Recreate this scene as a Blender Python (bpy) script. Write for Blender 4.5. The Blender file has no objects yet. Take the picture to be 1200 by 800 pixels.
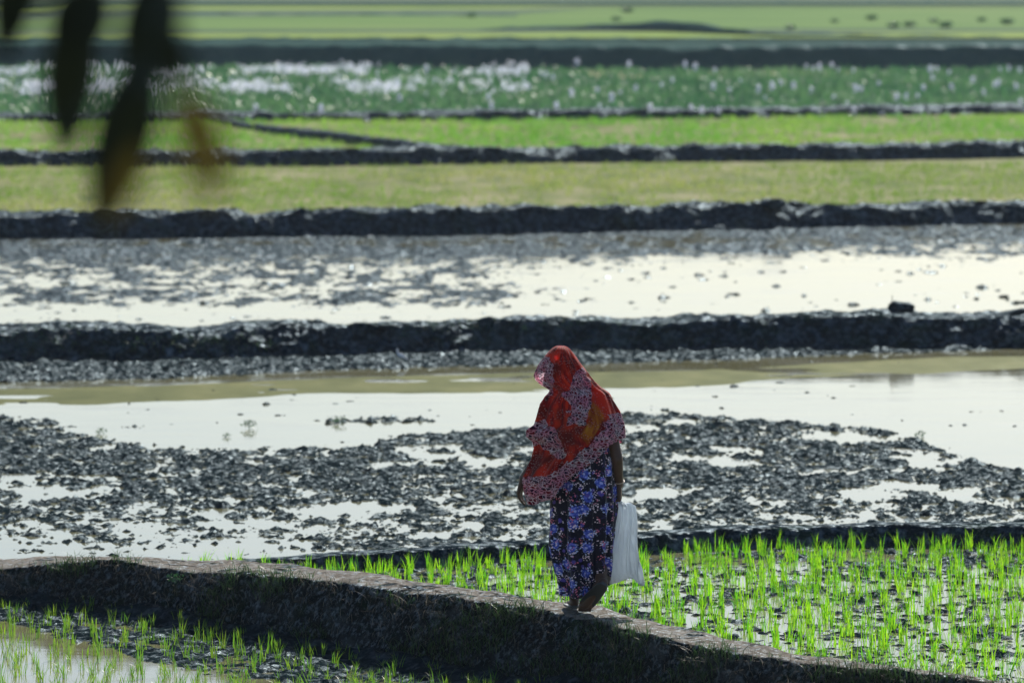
import bpy, math, random
import numpy as np
from mathutils import Vector, Matrix

rng = np.random.default_rng(7)
random.seed(7)
SC = bpy.context.scene
COL = SC.collection

# ------------------------------------------------------------------ camera geometry (photo 1200x800)
H = 4.4
FPX = 200.0 / 36.0 * 1200.0
PITCH = math.atan(500.0 / FPX)
CP, SP = math.cos(PITCH), math.sin(PITCH)

def ray(px, py):
    xc = (np.asarray(px, float) - 600) / FPX
    yc = (400 - np.asarray(py, float)) / FPX
    return xc, CP + yc * SP, -SP + yc * CP

def G(px, py, z=0.0):
    dx, dy, dz = ray(px, py)
    t = (z - H) / dz
    return dx * t, dy * t

def at(px, py, Y):
    dx, dy, dz = ray(px, py)
    t = Y / dy
    return np.array([dx * t, Y + 0 * t, H + dz * t])

def PX(x, y, z=0.0):
    zz = z - H
    d = y * CP - zz * SP
    u = y * SP + zz * CP
    return 600 + FPX * x / d, 400 - FPX * u / d

# ------------------------------------------------------------------ noise
def _h(ix, iy, iz, s):
    n = (ix * 374761393 + iy * 668265263 + iz * 2147483647 + s * 1274126177) & 0xFFFFFFFF
    n = ((n ^ (n >> 13)) * 1274126177) & 0xFFFFFFFF
    n = ((n ^ (n >> 16)) * 2246822519) & 0xFFFFFFFF
    return ((n ^ (n >> 15)) & 0xFFFFFF) / float(0xFFFFFF)

def vn(x, y, z=None, s=0):
    x = np.asarray(x, float); y = np.asarray(y, float)
    x, y = np.broadcast_arrays(x, y)
    ix = np.floor(x).astype(np.int64); iy = np.floor(y).astype(np.int64)
    fx = x - ix; fy = y - iy
    fx = fx * fx * (3 - 2 * fx); fy = fy * fy * (3 - 2 * fy)
    def lay(iz):
        a = _h(ix, iy, iz, s); b = _h(ix + 1, iy, iz, s)
        c = _h(ix, iy + 1, iz, s); d = _h(ix + 1, iy + 1, iz, s)
        return (a * (1 - fx) + b * fx) * (1 - fy) + (c * (1 - fx) + d * fx) * fy
    if z is None:
        return lay(0) * 2 - 1
    z = np.broadcast_to(np.asarray(z, float), x.shape)
    iz = np.floor(z).astype(np.int64); fz = z - iz; fz = fz * fz * (3 - 2 * fz)
    return (lay(iz) * (1 - fz) + lay(iz + 1) * fz) * 2 - 1

def fbm(x, y, z=None, o=4, s=0, g=0.5):
    a, t, n = 1.0, 0.0, 0.0
    for k in range(o):
        m = 2.03 ** k
        t = t + a * vn(x * m + 7.3 * k, y * m - 3.1 * k, None if z is None else z * m, s + k)
        n += a; a *= g
    return t / n

def clods(x, y, cell, s, rmin=.25, rmax=.7, keep=.8, asp=1.0):
    X = x / cell; Y = y / (cell * asp)
    ix = np.floor(X).astype(np.int64); iy = np.floor(Y).astype(np.int64)
    wx = .32 * fbm(X * 1.7, Y * 1.7, None, 3, s + 50); wy = .32 * fbm(X * 1.7 + 9, Y * 1.7, None, 3, s + 51)
    X = X + wx; Y = Y + wy
    ix = np.floor(X).astype(np.int64); iy = np.floor(Y).astype(np.int64)
    out = np.zeros(X.shape)
    for a in (-1, 0, 1):
        for b in (-1, 0, 1):
            jx, jy = ix + a, iy + b
            cx = jx + _h(jx, jy, 1, s); cy = jy + _h(jx, jy, 2, s)
            r = rmin + (rmax - rmin) * _h(jx, jy, 3, s)
            k = (_h(jx, jy, 4, s) < keep) * (.5 + .5 * _h(jx, jy, 5, s))
            d = np.hypot(X - cx, Y - cy) / r
            out = np.maximum(out, k * r * np.sqrt(np.clip(1 - d * d, 0, 1)))
    return out * cell * (.8 + .5 * fbm(X * 3.1, Y * 3.1, None, 3, s + 52))

def sstep(a, b, x):
    t = np.clip((x - a) / (b - a), 0, 1)
    return t * t * (3 - 2 * t)

def inpoly(px, py, poly):
    px = np.asarray(px, float); py = np.asarray(py, float)
    ins = np.zeros(px.shape, bool)
    n = len(poly)
    for i in range(n):
        x1, y1 = poly[i]; x2, y2 = poly[(i + 1) % n]
        c = ((y1 > py) != (y2 > py)) & (px < (x2 - x1) * (py - y1) / ((y2 - y1) if y2 != y1 else 1e-9) + x1)
        ins ^= c
    return ins

# ------------------------------------------------------------------ objects
def props(o, label=None, cat=None, group=None, kind=None):
    if label: o['label'] = label
    if cat: o['category'] = cat
    if group: o['group'] = group
    if kind: o['kind'] = kind
    return o

def mesh_data(name, V, F, mat=None, smooth=True, uv=None, attr=None):
    V = np.asarray(V, np.float32).reshape(-1, 3)
    F = np.asarray(F, np.int32)
    k = F.shape[1]
    me = bpy.data.meshes.new(name)
    me.vertices.add(len(V)); me.vertices.foreach_set('co', V.ravel())
    me.loops.add(F.size); me.loops.foreach_set('vertex_index', F.ravel())
    me.polygons.add(len(F))
    me.polygons.foreach_set('loop_start', np.arange(0, F.size, k, dtype=np.int32))
    try:
        me.polygons.foreach_set('loop_total', np.full(len(F), k, np.int32))
    except Exception:
        pass
    me.polygons.foreach_set('use_smooth', np.full(len(F), smooth, bool))
    me.update(calc_edges=True)
    if uv is not None:
        l = me.uv_layers.new(name='UVMap')
        l.data.foreach_set('uv', np.asarray(uv, np.float32)[F.ravel()].ravel())
    if attr is not None:
        for nm, A in attr.items():
            A = np.asarray(A, np.float32)
            if A.ndim == 1:
                a = me.attributes.new(nm, 'FLOAT', 'POINT'); a.data.foreach_set('value', A)
            else:
                a = me.attributes.new(nm, 'FLOAT_COLOR', 'POINT')
                a.data.foreach_set('color', np.c_[A, np.ones(len(A))].astype(np.float32).ravel())
    if mat is not None:
        me.materials.append(mat)
    return me

def link(name, me, parent=None, loc=None):
    o = bpy.data.objects.new(name, me)
    COL.objects.link(o)
    if parent is not None: o.parent = parent
    if loc is not None: o.location = loc
    return o

def grid_faces(nr, nc, wrap=False):
    i = np.arange(nr - 1)[:, None]; j = np.arange(nc if wrap else nc - 1)[None, :]
    j2 = (j + 1) % nc
    a = i * nc + j; b = i * nc + j2; c = (i + 1) * nc + j2; d = (i + 1) * nc + j
    return np.stack([a, b, c, d], -1).reshape(-1, 4)

def empty(name, loc):
    o = bpy.data.objects.new(name, None); COL.objects.link(o); o.location = loc
    o.empty_display_size = .1
    return o

# ------------------------------------------------------------------ materials
class NT:
    def __init__(s, name):
        s.m = bpy.data.materials.new(name); s.m.use_nodes = True
        s.t = s.m.node_tree; s.t.nodes.clear()
        s.out = s.n('ShaderNodeOutputMaterial')
    def n(s, typ, **kw):
        nd = s.t.nodes.new(typ)
        for k, v in kw.items():
            if k[0] == '_': setattr(nd, k[1:], v)
            else:
                key = k
                nd.inputs[key].default_value = v
        return nd
    def l(s, a, b): s.t.links.new(a, b)
    def coord(s, kind='Object'):
        return s.n('ShaderNodeTexCoord').outputs[kind]
    def pos(s):
        return s.n('ShaderNodeNewGeometry').outputs['Position']
    def mapping(s, v, scale=(1, 1, 1)):
        m = s.n('ShaderNodeMapping'); s.l(v, m.inputs['Vector']); m.inputs['Scale'].default_value = scale
        return m.outputs[0]
    def noise(s, v, scale, detail=4, rough=.5, out='Fac', dist=0):
        nd = s.n('ShaderNodeTexNoise'); s.l(v, nd.inputs['Vector'])
        nd.inputs['Scale'].default_value = scale; nd.inputs['Detail'].default_value = detail
        nd.inputs['Roughness'].default_value = rough; nd.inputs['Distortion'].default_value = dist
        return nd.outputs[out]
    def ramp(s, f, stops):
        r = s.n('ShaderNodeValToRGB'); s.l(f, r.inputs[0])
        e = r.color_ramp.elements
        while len(e) < len(stops): e.new(.5)
        for i, (p, c) in enumerate(stops):
            e[i].position = p
            e[i].color = (c, c, c, 1) if not isinstance(c, tuple) else (*c, 1)
        return r.outputs[0]
    def mix(s, f, a, b, typ='MIX'):
        m = s.n('ShaderNodeMix', _data_type='RGBA', _blend_type=typ)
        for i, v in ((0, f), (6, a), (7, b)):
            if hasattr(v, 'links') or hasattr(v, 'is_linked'): s.l(v, m.inputs[i])
            else: m.inputs[i].default_value = v if i == 0 else (*v, 1)
        return m.outputs[2]
    def math(s, op, a, b=0.0, c=None):
        m = s.n('ShaderNodeMath', _operation=op)
        for i, v in enumerate((a, b) if c is None else (a, b, c)):
            if hasattr(v, 'is_linked'): s.l(v, m.inputs[i])
            else: m.inputs[i].default_value = v
        return m.outputs[0]
    def bump(s, h, strength=.5, dist=.01):
        b = s.n('ShaderNodeBump'); s.l(h, b.inputs['Height'])
        b.inputs['Strength'].default_value = strength; b.inputs['Distance'].default_value = dist
        return b.outputs[0]
    def attr(s, name, out='Fac'):
        a = s.n('ShaderNodeAttribute'); a.attribute_name = name
        return a.outputs[out]
    def pbr(s, col, rough=.6, normal=None, spec=.5, **kw):
        p = s.n('ShaderNodeBsdfPrincipled')
        for k, v in (('Base Color', col), ('Roughness', rough)):
            if hasattr(v, 'is_linked'): s.l(v, p.inputs[k])
            else: p.inputs[k].default_value = (*v, 1) if k == 'Base Color' else v
        p.inputs['Specular IOR Level'].default_value = spec
        if normal is not None: s.l(normal, p.inputs['Normal'])
        for k, v in kw.items(): p.inputs[k.replace('_', ' ')].default_value = v
        return p.outputs[0]
    def matte(s, col, normal=None, gloss=0.06, grough=.35, tint=(.75, .9, 1, 1)):
        d = s.n('ShaderNodeBsdfDiffuse'); s.l(col, d.inputs['Color'])
        g = s.n('ShaderNodeBsdfGlossy'); g.inputs['Roughness'].default_value = grough; g.inputs['Color'].default_value = tint
        if normal is not None: s.l(normal, d.inputs['Normal']); s.l(normal, g.inputs['Normal'])
        mx = s.n('ShaderNodeMixShader')
        if hasattr(gloss, 'is_linked'): s.l(gloss, mx.inputs[0])
        else: mx.inputs[0].default_value = gloss
        s.l(d.outputs[0], mx.inputs[1]); s.l(g.outputs[0], mx.inputs[2])
        return mx.outputs[0]
    def surf(s, sh): s.l(sh, s.out.inputs['Surface']); return s.m

def mat_mud(name, c0=(.004, .010, .014), c1=(.022, .038, .044), green=0.0, r0=.36, r1=.8, sc=1.0, bump=.9, spec=.10, patch=0.0):
    t = NT(name); P = t.pos()
    n1 = t.noise(P, 9 * sc, 6, .6)
    col = t.mix(t.ramp(n1, [(.3, 0.), (.7, 1.)]), c0, c1)
    if patch:
        n5 = t.noise(t.mapping(P, (1, 1, 1.6)), 2.6 * sc, 6, .7)
        col = t.mix(t.ramp(n5, [(.50, 0.), (.66, patch)]), col, (.085, .105, .115))
    if green:
        n2 = t.noise(P, 3.1 * sc, 5, .65)
        col = t.mix(t.ramp(n2, [(.52, 0.), (.66, green)]), col, (.022, .05, .018))
    gl = t.ramp(t.noise(P, 14 * sc, 4, .65), [(.48, .0), (.75, spec)])
    n3 = t.noise(P, 45 * sc, 5, .7)
    return t.surf(t.matte(col, t.bump(n3, bump, .02 / sc), gl, r0))

def mat_water():
    t = NT('muddy_water'); P = t.mapping(t.pos(), (1, .35, 1))
    n = t.noise(P, 5, 3, .5)
    col = t.mix(t.noise(t.pos(), .6, 3), (.17, .165, .085), (.24, .225, .12))
    d = t.n('ShaderNodeBsdfDiffuse'); t.l(col, d.inputs['Color'])
    g = t.n('ShaderNodeBsdfGlossy'); g.inputs['Roughness'].default_value = .03
    g.inputs['Color'].default_value = (1, .985, .985, 1)
    n2 = t.noise(t.mapping(t.pos(), (.6, 1.6, 1)), 1.3, 4, .6)
    t.l(t.bump(t.math('ADD', n, t.math('MULTIPLY', n2, 3.)), .06, .01), g.inputs['Normal'])
    t.l(t.ramp(n2, [(.35, .02), (.65, .12)]), g.inputs['Roughness'])
    f = t.n('ShaderNodeFresnel'); f.inputs['IOR'].default_value = 1.45
    mx = t.n('ShaderNodeMixShader'); t.l(f.outputs[0], mx.inputs[0]); t.l(d.outputs[0], mx.inputs[1]); t.l(g.outputs[0], mx.inputs[2])
    return t.surf(mx.outputs[0])

def mat_leafy(name, a, b, trans=.5, rough=.45, attr=None, scale=3.0, tcol=None):
    t = NT(name); P = t.pos()
    f = t.attr('rnd') if attr else t.ramp(t.noise(P, scale, 3), [(.35, 0.), (.65, 1.)])
    col = t.mix(f, a, b)
    p = t.pbr(col, rough, None, .35)
    tr = t.n('ShaderNodeBsdfTranslucent')
    t.l(col if tcol is None else t.mix(f, tcol[0], tcol[1]), tr.inputs['Color'])
    mx = t.n('ShaderNodeMixShader'); mx.inputs[0].default_value = trans
    t.l(p, mx.inputs[1]); t.l(tr.outputs[0], mx.inputs[2])
    return t.surf(mx.outputs[0])

M = {}
M['mud'] = mat_mud('wet_mud')
M['mudfar'] = mat_mud('far_mud', (.008, .015, .021), (.034, .050, .060), sc=.8, r0=.28, r1=.75, spec=.24)
M['bank'] = mat_mud('bank_earth', (.003, .008, .013), (.020, .036, .048), .35, .40, .9, 1.0, 1.0, .2, patch=.65)
M['water'] = mat_water()
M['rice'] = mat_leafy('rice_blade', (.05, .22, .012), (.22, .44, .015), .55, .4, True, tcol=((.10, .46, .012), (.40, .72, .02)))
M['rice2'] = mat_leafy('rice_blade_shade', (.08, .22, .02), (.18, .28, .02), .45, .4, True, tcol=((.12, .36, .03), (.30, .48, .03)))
M['straw'] = mat_leafy('dry_root', (.04, .04, .035), (.32, .29, .23), .2, .7, True)
M['weed'] = mat_leafy('bank_grass', (.006, .020, .014), (.09, .19, .06), .35, .5, True)

def mat_ground(name, stops, sc=1.0, rough=.8, str_=(1, 1, 1)):
    t = NT(name); P = t.mapping(t.pos(), str_)
    n = t.noise(P, sc, 6, .65)
    col = t.ramp(n, stops)
    return t.surf(t.matte(col, t.bump(t.noise(t.pos(), sc * 6, 4), .4, .05), .01))

M['earth'] = mat_ground('plain_earth', [(.3, (.03, .035, .03)), (.7, (.09, .085, .06))], 1.2)
M['fieldmud'] = mat_ground('young_field_soil', [(.32, (.12, .16, .06)), (.5, (.23, .24, .11)), (.68, (.34, .31, .19))], .9, .7, (1, .4, 1))

# ------------------------------------------------------------------ banks (bunds)
class Bank:
    """controls: (px, py of front top edge, py of back top edge, py of front foot)"""
    def __init__(s, ctr, k=.9, hmax=None, base=0.0):
        X, YT, HH, W = [], [], [], []
        for c in ctr:
            px, pt, pb, pf = c
            t, b = pt + 100, pf + 100
            h = FPX * (H - base) * (1 / t - 1 / b) / (k + FPX / t)
            h += base
            x, y = G(px, pt, h)
            _, yb = G(px, pb, h)
            X.append(float(x)); YT.append(float(y)); HH.append(h); W.append(float(yb - y))
        s.X, s.YT, s.HH, s.W, s.k = map(np.array, (X, YT, HH, W, [k])); s.k = k
    def top(s, x): return np.interp(x, s.X, s.YT)
    def h(s, x): return np.interp(x, s.X, s.HH)
    def w(s, x): return np.interp(x, s.X, s.W)
    def front(s, x): return s.top(x) - s.k * s.h(x)
    def back(s, x): return s.top(x) + s.w(x) + s.k * s.h(x)
    def build(s, name, mat, x0, x1, dx, nt, amp, f, topamp=.35, seed=0, flatten=False, kind='structure'):
        xs = np.arange(x0, x1 + dx, dx)
        yt, hh, w = s.top(xs), s.h(xs), s.w(xs)
        # soften the controls
        ker = max(3, int(.25 / dx)) | 1
        def sm(a):
            p = np.pad(a, ker // 2, mode='edge'); return np.convolve(p, np.ones(ker) / ker, 'valid')
        yt, hh, w = sm(yt), sm(hh), sm(w)
        u = np.linspace(0, 1, nt)
        # profile knots: below foot, foot, top front, top back, back foot, below
        kn = np.array([0, .06, .52, .74, .95, 1.0])
        YY = np.zeros((nt, len(xs))); ZZ = np.zeros_like(YY)
        for j in range(len(xs)):
            run = s.k * hh[j]
            ky = np.array([-run - .12, -run, 0, w[j], w[j] + run, w[j] + run + .12])
            kz = np.array([-.12, 0, hh[j], hh[j], 0, -.12])
            YY[:, j] = np.interp(u, kn, ky) + yt[j]; ZZ[:, j] = np.interp(u, kn, kz)
        # round the shoulders
        for _ in range(2):
            YY[1:-1] = (YY[:-2] + 2 * YY[1:-1] + YY[2:]) / 4; ZZ[1:-1] = (ZZ[:-2] + 2 * ZZ[1:-1] + ZZ[2:]) / 4
        XX = np.broadcast_to(xs[None, :], YY.shape).copy()
        onTop = sstep(.48, .54, u) * (1 - sstep(.72, .78, u))
        A = amp * (1 - (1 - topamp) * onTop)[:, None]
        n1 = fbm(XX * f, YY * f, ZZ * f * 1.5, 4, seed, .6)
        n2 = fbm(XX * f + 50, YY * f, ZZ * f * 1.5, 4, seed + 9, .6)
        cl = clods(XX, YY + ZZ, .5 / f * 1.0, seed + 3)
        YY += A * (n1 * 1.2) - A * 6 * cl * (1 - onTop)[:, None] * .5
        ZZ += A * (n2 * .9) + A * 5 * cl * .7 - .004
        # slumps and bites along the shoulders
        body = np.clip(ZZ / (hh[None, :] + 1e-3), 0, 1.2)
        sl = fbm(XX * 1.9, YY * .6 + ZZ * 2, None, 3, seed + 30) * 2.4 * amp
        YY += sl * (.35 + body) * np.where(u[:, None] < .6, 1, -.8)
        ZZ += .7 * amp * fbm(XX * 2.6, YY * 2.6, None, 3, seed + 31) * body
        # long swell of the crest
        ZZ += .25 * amp * vn(XX * .9, 0 * XX, None, seed + 5) * np.clip(ZZ / (hh[None, :] + 1e-3), 0, 1)
        V = np.stack([XX, YY, ZZ], -1)
        dry = onTop[:, None] * (fbm(XX * 5, YY * 5, None, 3, seed + 4) * .5 + .72) * (ZZ > hh[None, :] * .8)
        s.V = V
        me = mesh_data(name, V, grid_faces(nt, len(xs)), mat, True, attr={'dry': np.clip(dry, 0, 1).ravel()})
        o = link(name, me); props(o, kind=kind)
        return o

def mat_path():
    t = NT('path_earth'); P = t.pos()
    n1 = t.noise(P, 9, 6, .6)
    col = t.mix(t.ramp(n1, [(.3, 0.), (.7, 1.)]), (.003, .006, .009), (.020, .028, .030))
    n2 = t.noise(P, 4, 5, .65)
    col = t.mix(t.ramp(n2, [(.52, 0.), (.66, .45)]), col, (.018, .045, .018))
    n4 = t.noise(P, 14, 5, .6)
    n6 = t.noise(t.mapping(P, (1, 1, 1.5)), 3.4, 6, .72)
    col = t.mix(t.ramp(n6, [(.50, 0.), (.64, .75)]), col, (.085, .095, .10))
    dc = t.mix(t.ramp(n4, [(.3, 0.), (.7, 1.)]), (.17, .148, .122), (.34, .30, .25))
    f = t.ramp(t.math('ADD', t.attr('dry'), t.math('MULTIPLY', t.math('SUBTRACT', n4, .5), 1.1)), [(.42, 0.), (.6, 1.)])
    col = t.mix(f, col, dc)
    return t.surf(t.matte(col, t.bump(t.noise(t.mapping(P, (1, 1, .55)), 26, 6, .75), 1.0, .035), t.ramp(t.noise(P, 26, 4, .7), [(.5, .0), (.68, .22)]), .38))
M['path'] = mat_path()

B1 = Bank([(-300, 690, 676, 725), (-150, 676, 664, 714), (0, 664, 655, 711), (130, 655, 648, 722), (200, 666, 654, 731), (300, 672, 655, 748),
           (400, 683, 668, 768), (500, 697, 683, 788), (600, 709, 696, 805), (690, 721, 707, 820), (760, 740, 724, 836),
           (830, 758, 742, 850), (930, 773, 762, 866), (1040, 783, 775, 880), (1200, 802, 795, 900), (1500, 838, 828, 940)])
B2 = Bank([(250, 657, 654, 664), (340, 654, 650, 664), (440, 647, 642, 668), (540, 640, 635, 663), (620, 637, 632, 656), (700, 632, 627, 655),
           (800, 622, 617, 646), (900, 618, 613, 643), (1040, 615, 610, 641), (1200, 617, 612, 643), (1600, 620, 615, 646)])
def simple_bank(pts, tw, k=.9): return Bank([(a, b, b - tw, c) for a, b, c in pts], k)
B3 = simple_bank([(-200, 384, 426), (0, 384, 425), (100, 381, 424), (200, 387, 424), (300, 381, 421), (400, 384, 418), (500, 380, 415), (560, 378, 413),
                  (640, 376, 412), (760, 378, 412), (870, 373, 411), (1000, 371, 410), (1200, 368, 408), (1500, 366, 406)], 6)
B4 = simple_bank([(-200, 253, 281), (0, 252, 280), (90, 250, 280), (170, 248, 280), (300, 252, 278), (400, 246, 277), (500, 246, 277), (600, 244, 275),
                  (750, 243, 272), (900, 241, 269), (1200, 240, 262), (1500, 239, 260)], 3)
B5 = simple_bank([(-200, 179, 198), (0, 178, 197), (200, 178, 197), (300, 177, 197), (360, 174, 197), (480, 173, 196), (600, 174, 194), (800, 172, 192), (1000, 170, 191), (1200, 166, 187), (1500, 165, 186)], 2)
B5b = simple_bank([(225, 136, 143), (270, 142, 151), (330, 150, 163), (400, 157, 171), (470, 165, 181), (540, 172, 187)], 2)
B6 = simple_bank([(-200, 134, 146), (0, 134, 146), (300, 133, 145), (600, 131, 144), (800, 129, 142), (1200, 123, 136), (1500, 122, 135)], 2)
B7 = simple_bank([(-300, 51, 82), (0, 51, 82), (300, 51, 82), (600, 53, 85), (800, 54, 86), (1200, 52, 84), (1600, 52, 84)], 3)

B1.build('path', M['path'], -6.5, 6.0, .018, 100, .034, 7, .2, 1)
B2.build('earth_bank', M['bank'], -1.9, 7.0, .02, 46, .022, 8, .6, 2)
B3.build('earth_bank', M['bank'], -10, 10, .028, 56, .07, 4.0, .9, 3)
B4.build('earth_bank', M['bank'], -14, 14, .05, 40, .08, 2.7, .9, 4)
B5.build('earth_bank', M['bank'], -16, 16, .07, 26, .08, 1.9, .9, 5)
B5b.build('earth_bank', M['bank'], float(B5b.X[0]), float(B5b.X[-1]), .07, 20, .04, 2.2, .9, 6)
B6.build('earth_bank', M['bank'], -20, 20, .1, 20, .07, 1.5, .9, 7)
M['hedge'] = mat_ground('overgrown_bank', [(.3, (.028, .070, .065)), (.7, (.06, .11, .09))], .8)
B7.build('earth_bank', M['hedge'], -30, 30, .12, 24, .05, 1.2, .9, 8)

# ------------------------------------------------------------------ ground and water
ys = np.r_[np.linspace(-80, -5, 6), np.linspace(-2, 14, 24), np.linspace(20, 400, 20), np.linspace(600, 4000, 8)]
xs = np.r_[np.linspace(-2500, -60, 8), np.linspace(-40, 40, 41), np.linspace(60, 2500, 8)]
XX, YY = np.meshgrid(xs, ys)
ZZ = -.16 + 2.95 * (1 - sstep(1.5, 10.5, YY)) + .05 * fbm(XX * .6, YY * .6) * (YY < 14)
link('ground', mesh_data('ground', np.stack([XX, YY, ZZ], -1), grid_faces(len(ys), len(xs)), M['earth']))
props(bpy.data.objects['ground'], kind='structure')

def sheet(name, x0, x1, y0, y1, z, mat, nx=2, ny=2):
    XX, YY = np.meshgrid(np.linspace(x0, x1, nx), np.linspace(y0, y1, ny))
    o = link(name, mesh_data(name, np.stack([XX, YY, 0 * XX + z], -1), grid_faces(ny, nx), mat))
    return props(o, kind='structure')
sheet('water', -60, 60, 16, 81.2, 0, M['water'])

def heightfield(name, x0, x1, y0, y1, dx, dy, fn, mat):
    x = np.arange(x0, x1, dx); y = np.arange(y0, y1, dy)
    XX, YY = np.meshgrid(x, y)
    ZZ = fn(XX, YY)
    o = link(name, mesh_data(name, np.stack([XX, YY, ZZ], -1), grid_faces(len(y), len(x)), mat))
    return props(o, kind='structure')

def lines(px, L): return np.interp(px, [a for a, b in L], [b for a, b in L])

def z_near(X, Y):
    px, py = PX(X, Y)
    behind = Y > B1.top(X)
    m = np.where(behind, .004, .013)
    m = m + .10 * (~behind) * np.exp(-np.clip(B1.front(X) - Y, 0, 9) / .16) * (.7 + .5 * fbm(X * 3, Y * 3, None, 2, 23))
    edge = lines(px, [(-200, 700), (0, 727), (60, 745), (200, 783), (330, 802), (600, 840)])
    m = m - .05 * (~behind) * sstep(-6, 10, py - edge)
    # open water left of the cross bank, between the far mud and the path
    m = m - .03 * behind * (1 - sstep(330, 390, px)) 
    z = m + .022 * fbm(X * 4.2, Y * 2.4, None, 5, 20, .7) + 1.0 * clods(X, Y, .085, 21, .2, .55, .65) * .55 \
        + clods(X, Y, .17, 22, .15, .45, .4) * .4 + clods(X, Y, .04, 24, .2, .6, .6) * .5 - .010
    return z
heightfield('mud', -6, 6.2, 28.5, 40.0, .02, .028, z_near, M['mud'])

LW = [(-200, 478), (0, 486), (60, 488), (100, 500), (170, 514), (270, 520), (330, 522), (400, 521), (480, 509), (560, 503), (640, 497), (740, 478), (800, 474), (900, 482), (960, 492), (1060, 507), (1140, 533), (1200, 548), (1400, 560)]
def z_mid(X, Y):
    px, py = PX(X, Y)
    L = lines(px, LW)
    wig = 9 * fbm(X * 1.3, Y * .6, None, 3, 30)
    inmud = sstep(-4, 9, py - L + wig)
    m = -.055 + .074 * inmud
    # drifts of mud standing out of the open water
    st = sstep(.12, .5, fbm(X * 1.1, Y * 1.9, None, 3, 31))
    m += .062 * st * (1 - inmud) * np.exp(-((py - 494) / 18.0) ** 2) * ((px > 380) & (px < 800) | (px > 960) | (px < 170))
    # pools inside the mud
    pool = sstep(.12, .40, fbm(X * 1.5 + 9, Y * .9, None, 4, 32, .65))
    m -= .034 * pool * inmud
    m -= .016 * sstep(628, 645, py) * (1 - sstep(280, 420, px))
    # muddy margin under the middle bank
    f = lines(px, [(-200, 452), (0, 452), (200, 447), (400, 437), (640, 431), (800, 427), (1000, 419), (1200, 412), (1400, 410)])
    m += .082 * (1 - sstep(f - 6, f + 1, py))
    c = clods(X, Y, .055, 33, .2, .6, .6, 1.4) * .62 + clods(X, Y, .12, 34, .10, .40, .5, 1.4) * .5 + clods(X, Y, .04, 35, .2, .6, .6) * .5
    m = m + .005 - (.004 + .012 * sstep(560, 640, py)) * inmud
    sp = clods(X, Y, .20, 37, .10, .26, .30) * 1.1 * (fbm(X * .7, Y * .7, None, 2, 38) > -.25)
    return np.maximum(-.028 + sp, m + .060 * fbm(X * 6.5, Y * 3.6, None, 6, 36, .85) + c * 1.15 * sstep(-.052, .0, m + .02 * st) - .018)
heightfield('mud', -8.5, 8.5, 37.6, 58.0, .02, .03, z_mid, M['mud'])

def z_far(X, Y):
    px, py = PX(X, Y)
    right = sstep(540, 860, px + 90 * fbm(X * .3, Y * .3, None, 2, 41))
    m = .010 + 0 * X
    m -= .030 * right * sstep(300, 326, py)
    m -= .014 * right * sstep(290, 300, py)
    m += .008 * (1 - sstep(272, 286, py)) + .008 * right * (1 - sstep(300, 345, py)) * fbm(X * .3, Y * .8, None, 3, 47) + .001 * (1 - right) + .012 * np.exp(-((py - 296) / 5.) ** 2)
    m -= .022 * sstep(352, 366, py)
    sp = clods(X, Y, .32, 45, .08, .22, .35) * .9
    z = np.maximum(-.022 + sp, m + .040 * fbm(X * 3.6, Y * 1.4, None, 6, 42, .8) + clods(X, Y, .10, 43, .15, .5, .5) * .45 + clods(X, Y, .22, 44, .08, .3, .3) * .35 - .012)
    return z
heightfield('mud', -11.5, 11.5, 57.8, 80.6, .028, .055, z_far, M['mudfar'])

# shallow olive shoal in front of the middle bank
SH_T = [(-200, 453), (0, 454), (200, 449), (400, 440), (640, 434), (760, 433), (850, 430), (1000, 421), (1200, 412), (1400, 410)]
SH_B = [(-200, 478), (0, 477), (120, 476), (230, 470), (330, 464), (600, 461), (760, 457), (860, 452), (1000, 441), (1200, 434), (1400, 430)]
t_ = NT('olive_silt'); P_ = t_.mapping(t_.pos(), (1, .5, 1))
c_ = t_.ramp(t_.noise(P_, 1.6, 5, .6), [(.3, (.10, .11, .045)), (.55, (.15, .155, .065)), (.75, (.21, .20, .09))])
M['silt'] = t_.surf(t_.matte(c_, t_.bump(t_.noise(t_.pos(), 9, 4), .3, .02), .04, .3, (.95, 1, .85, 1)))
def z_shoal(X, Y):
    px, py = PX(X, Y)
    a, b = lines(px, SH_T), lines(px, SH_B)
    d = np.minimum(py - a, (b - py) + 4 * fbm(X * 1.2, Y * .5, None, 3, 51))
    return -.02 + .024 * sstep(-2, 4, d) + .004 * fbm(X * 3, Y * 2, None, 3, 52) - .008 * sstep(.3, .5, fbm(X * .9, Y * 1.6, None, 3, 53))
heightfield('silt_bar', -9, 9, 49.8, 56.6, .05, .05, z_shoal, M['silt'])

# ------------------------------------------------------------------ far fields
def strip(name, top, bot, z, mat, ny=14, amp=.01, x_ext=None):
    pxs = np.linspace(-350, 1550, 90)
    t, b = lines(pxs, top), lines(pxs, bot)
    X0, Y0 = G(pxs, b, z); X1, Y1 = G(pxs, t, z)
    u = np.linspace(0, 1, ny)[:, None]
    XX = X0 + (X1 - X0) * u; YY = Y0 + (Y1 - Y0) * u
    ZZ = z + amp * fbm(XX * .8, YY * .8)
    o = link(name, mesh_data(name, np.stack([XX, YY, ZZ], -1), grid_faces(ny, len(pxs)), mat))
    return props(o, kind='structure')

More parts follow.
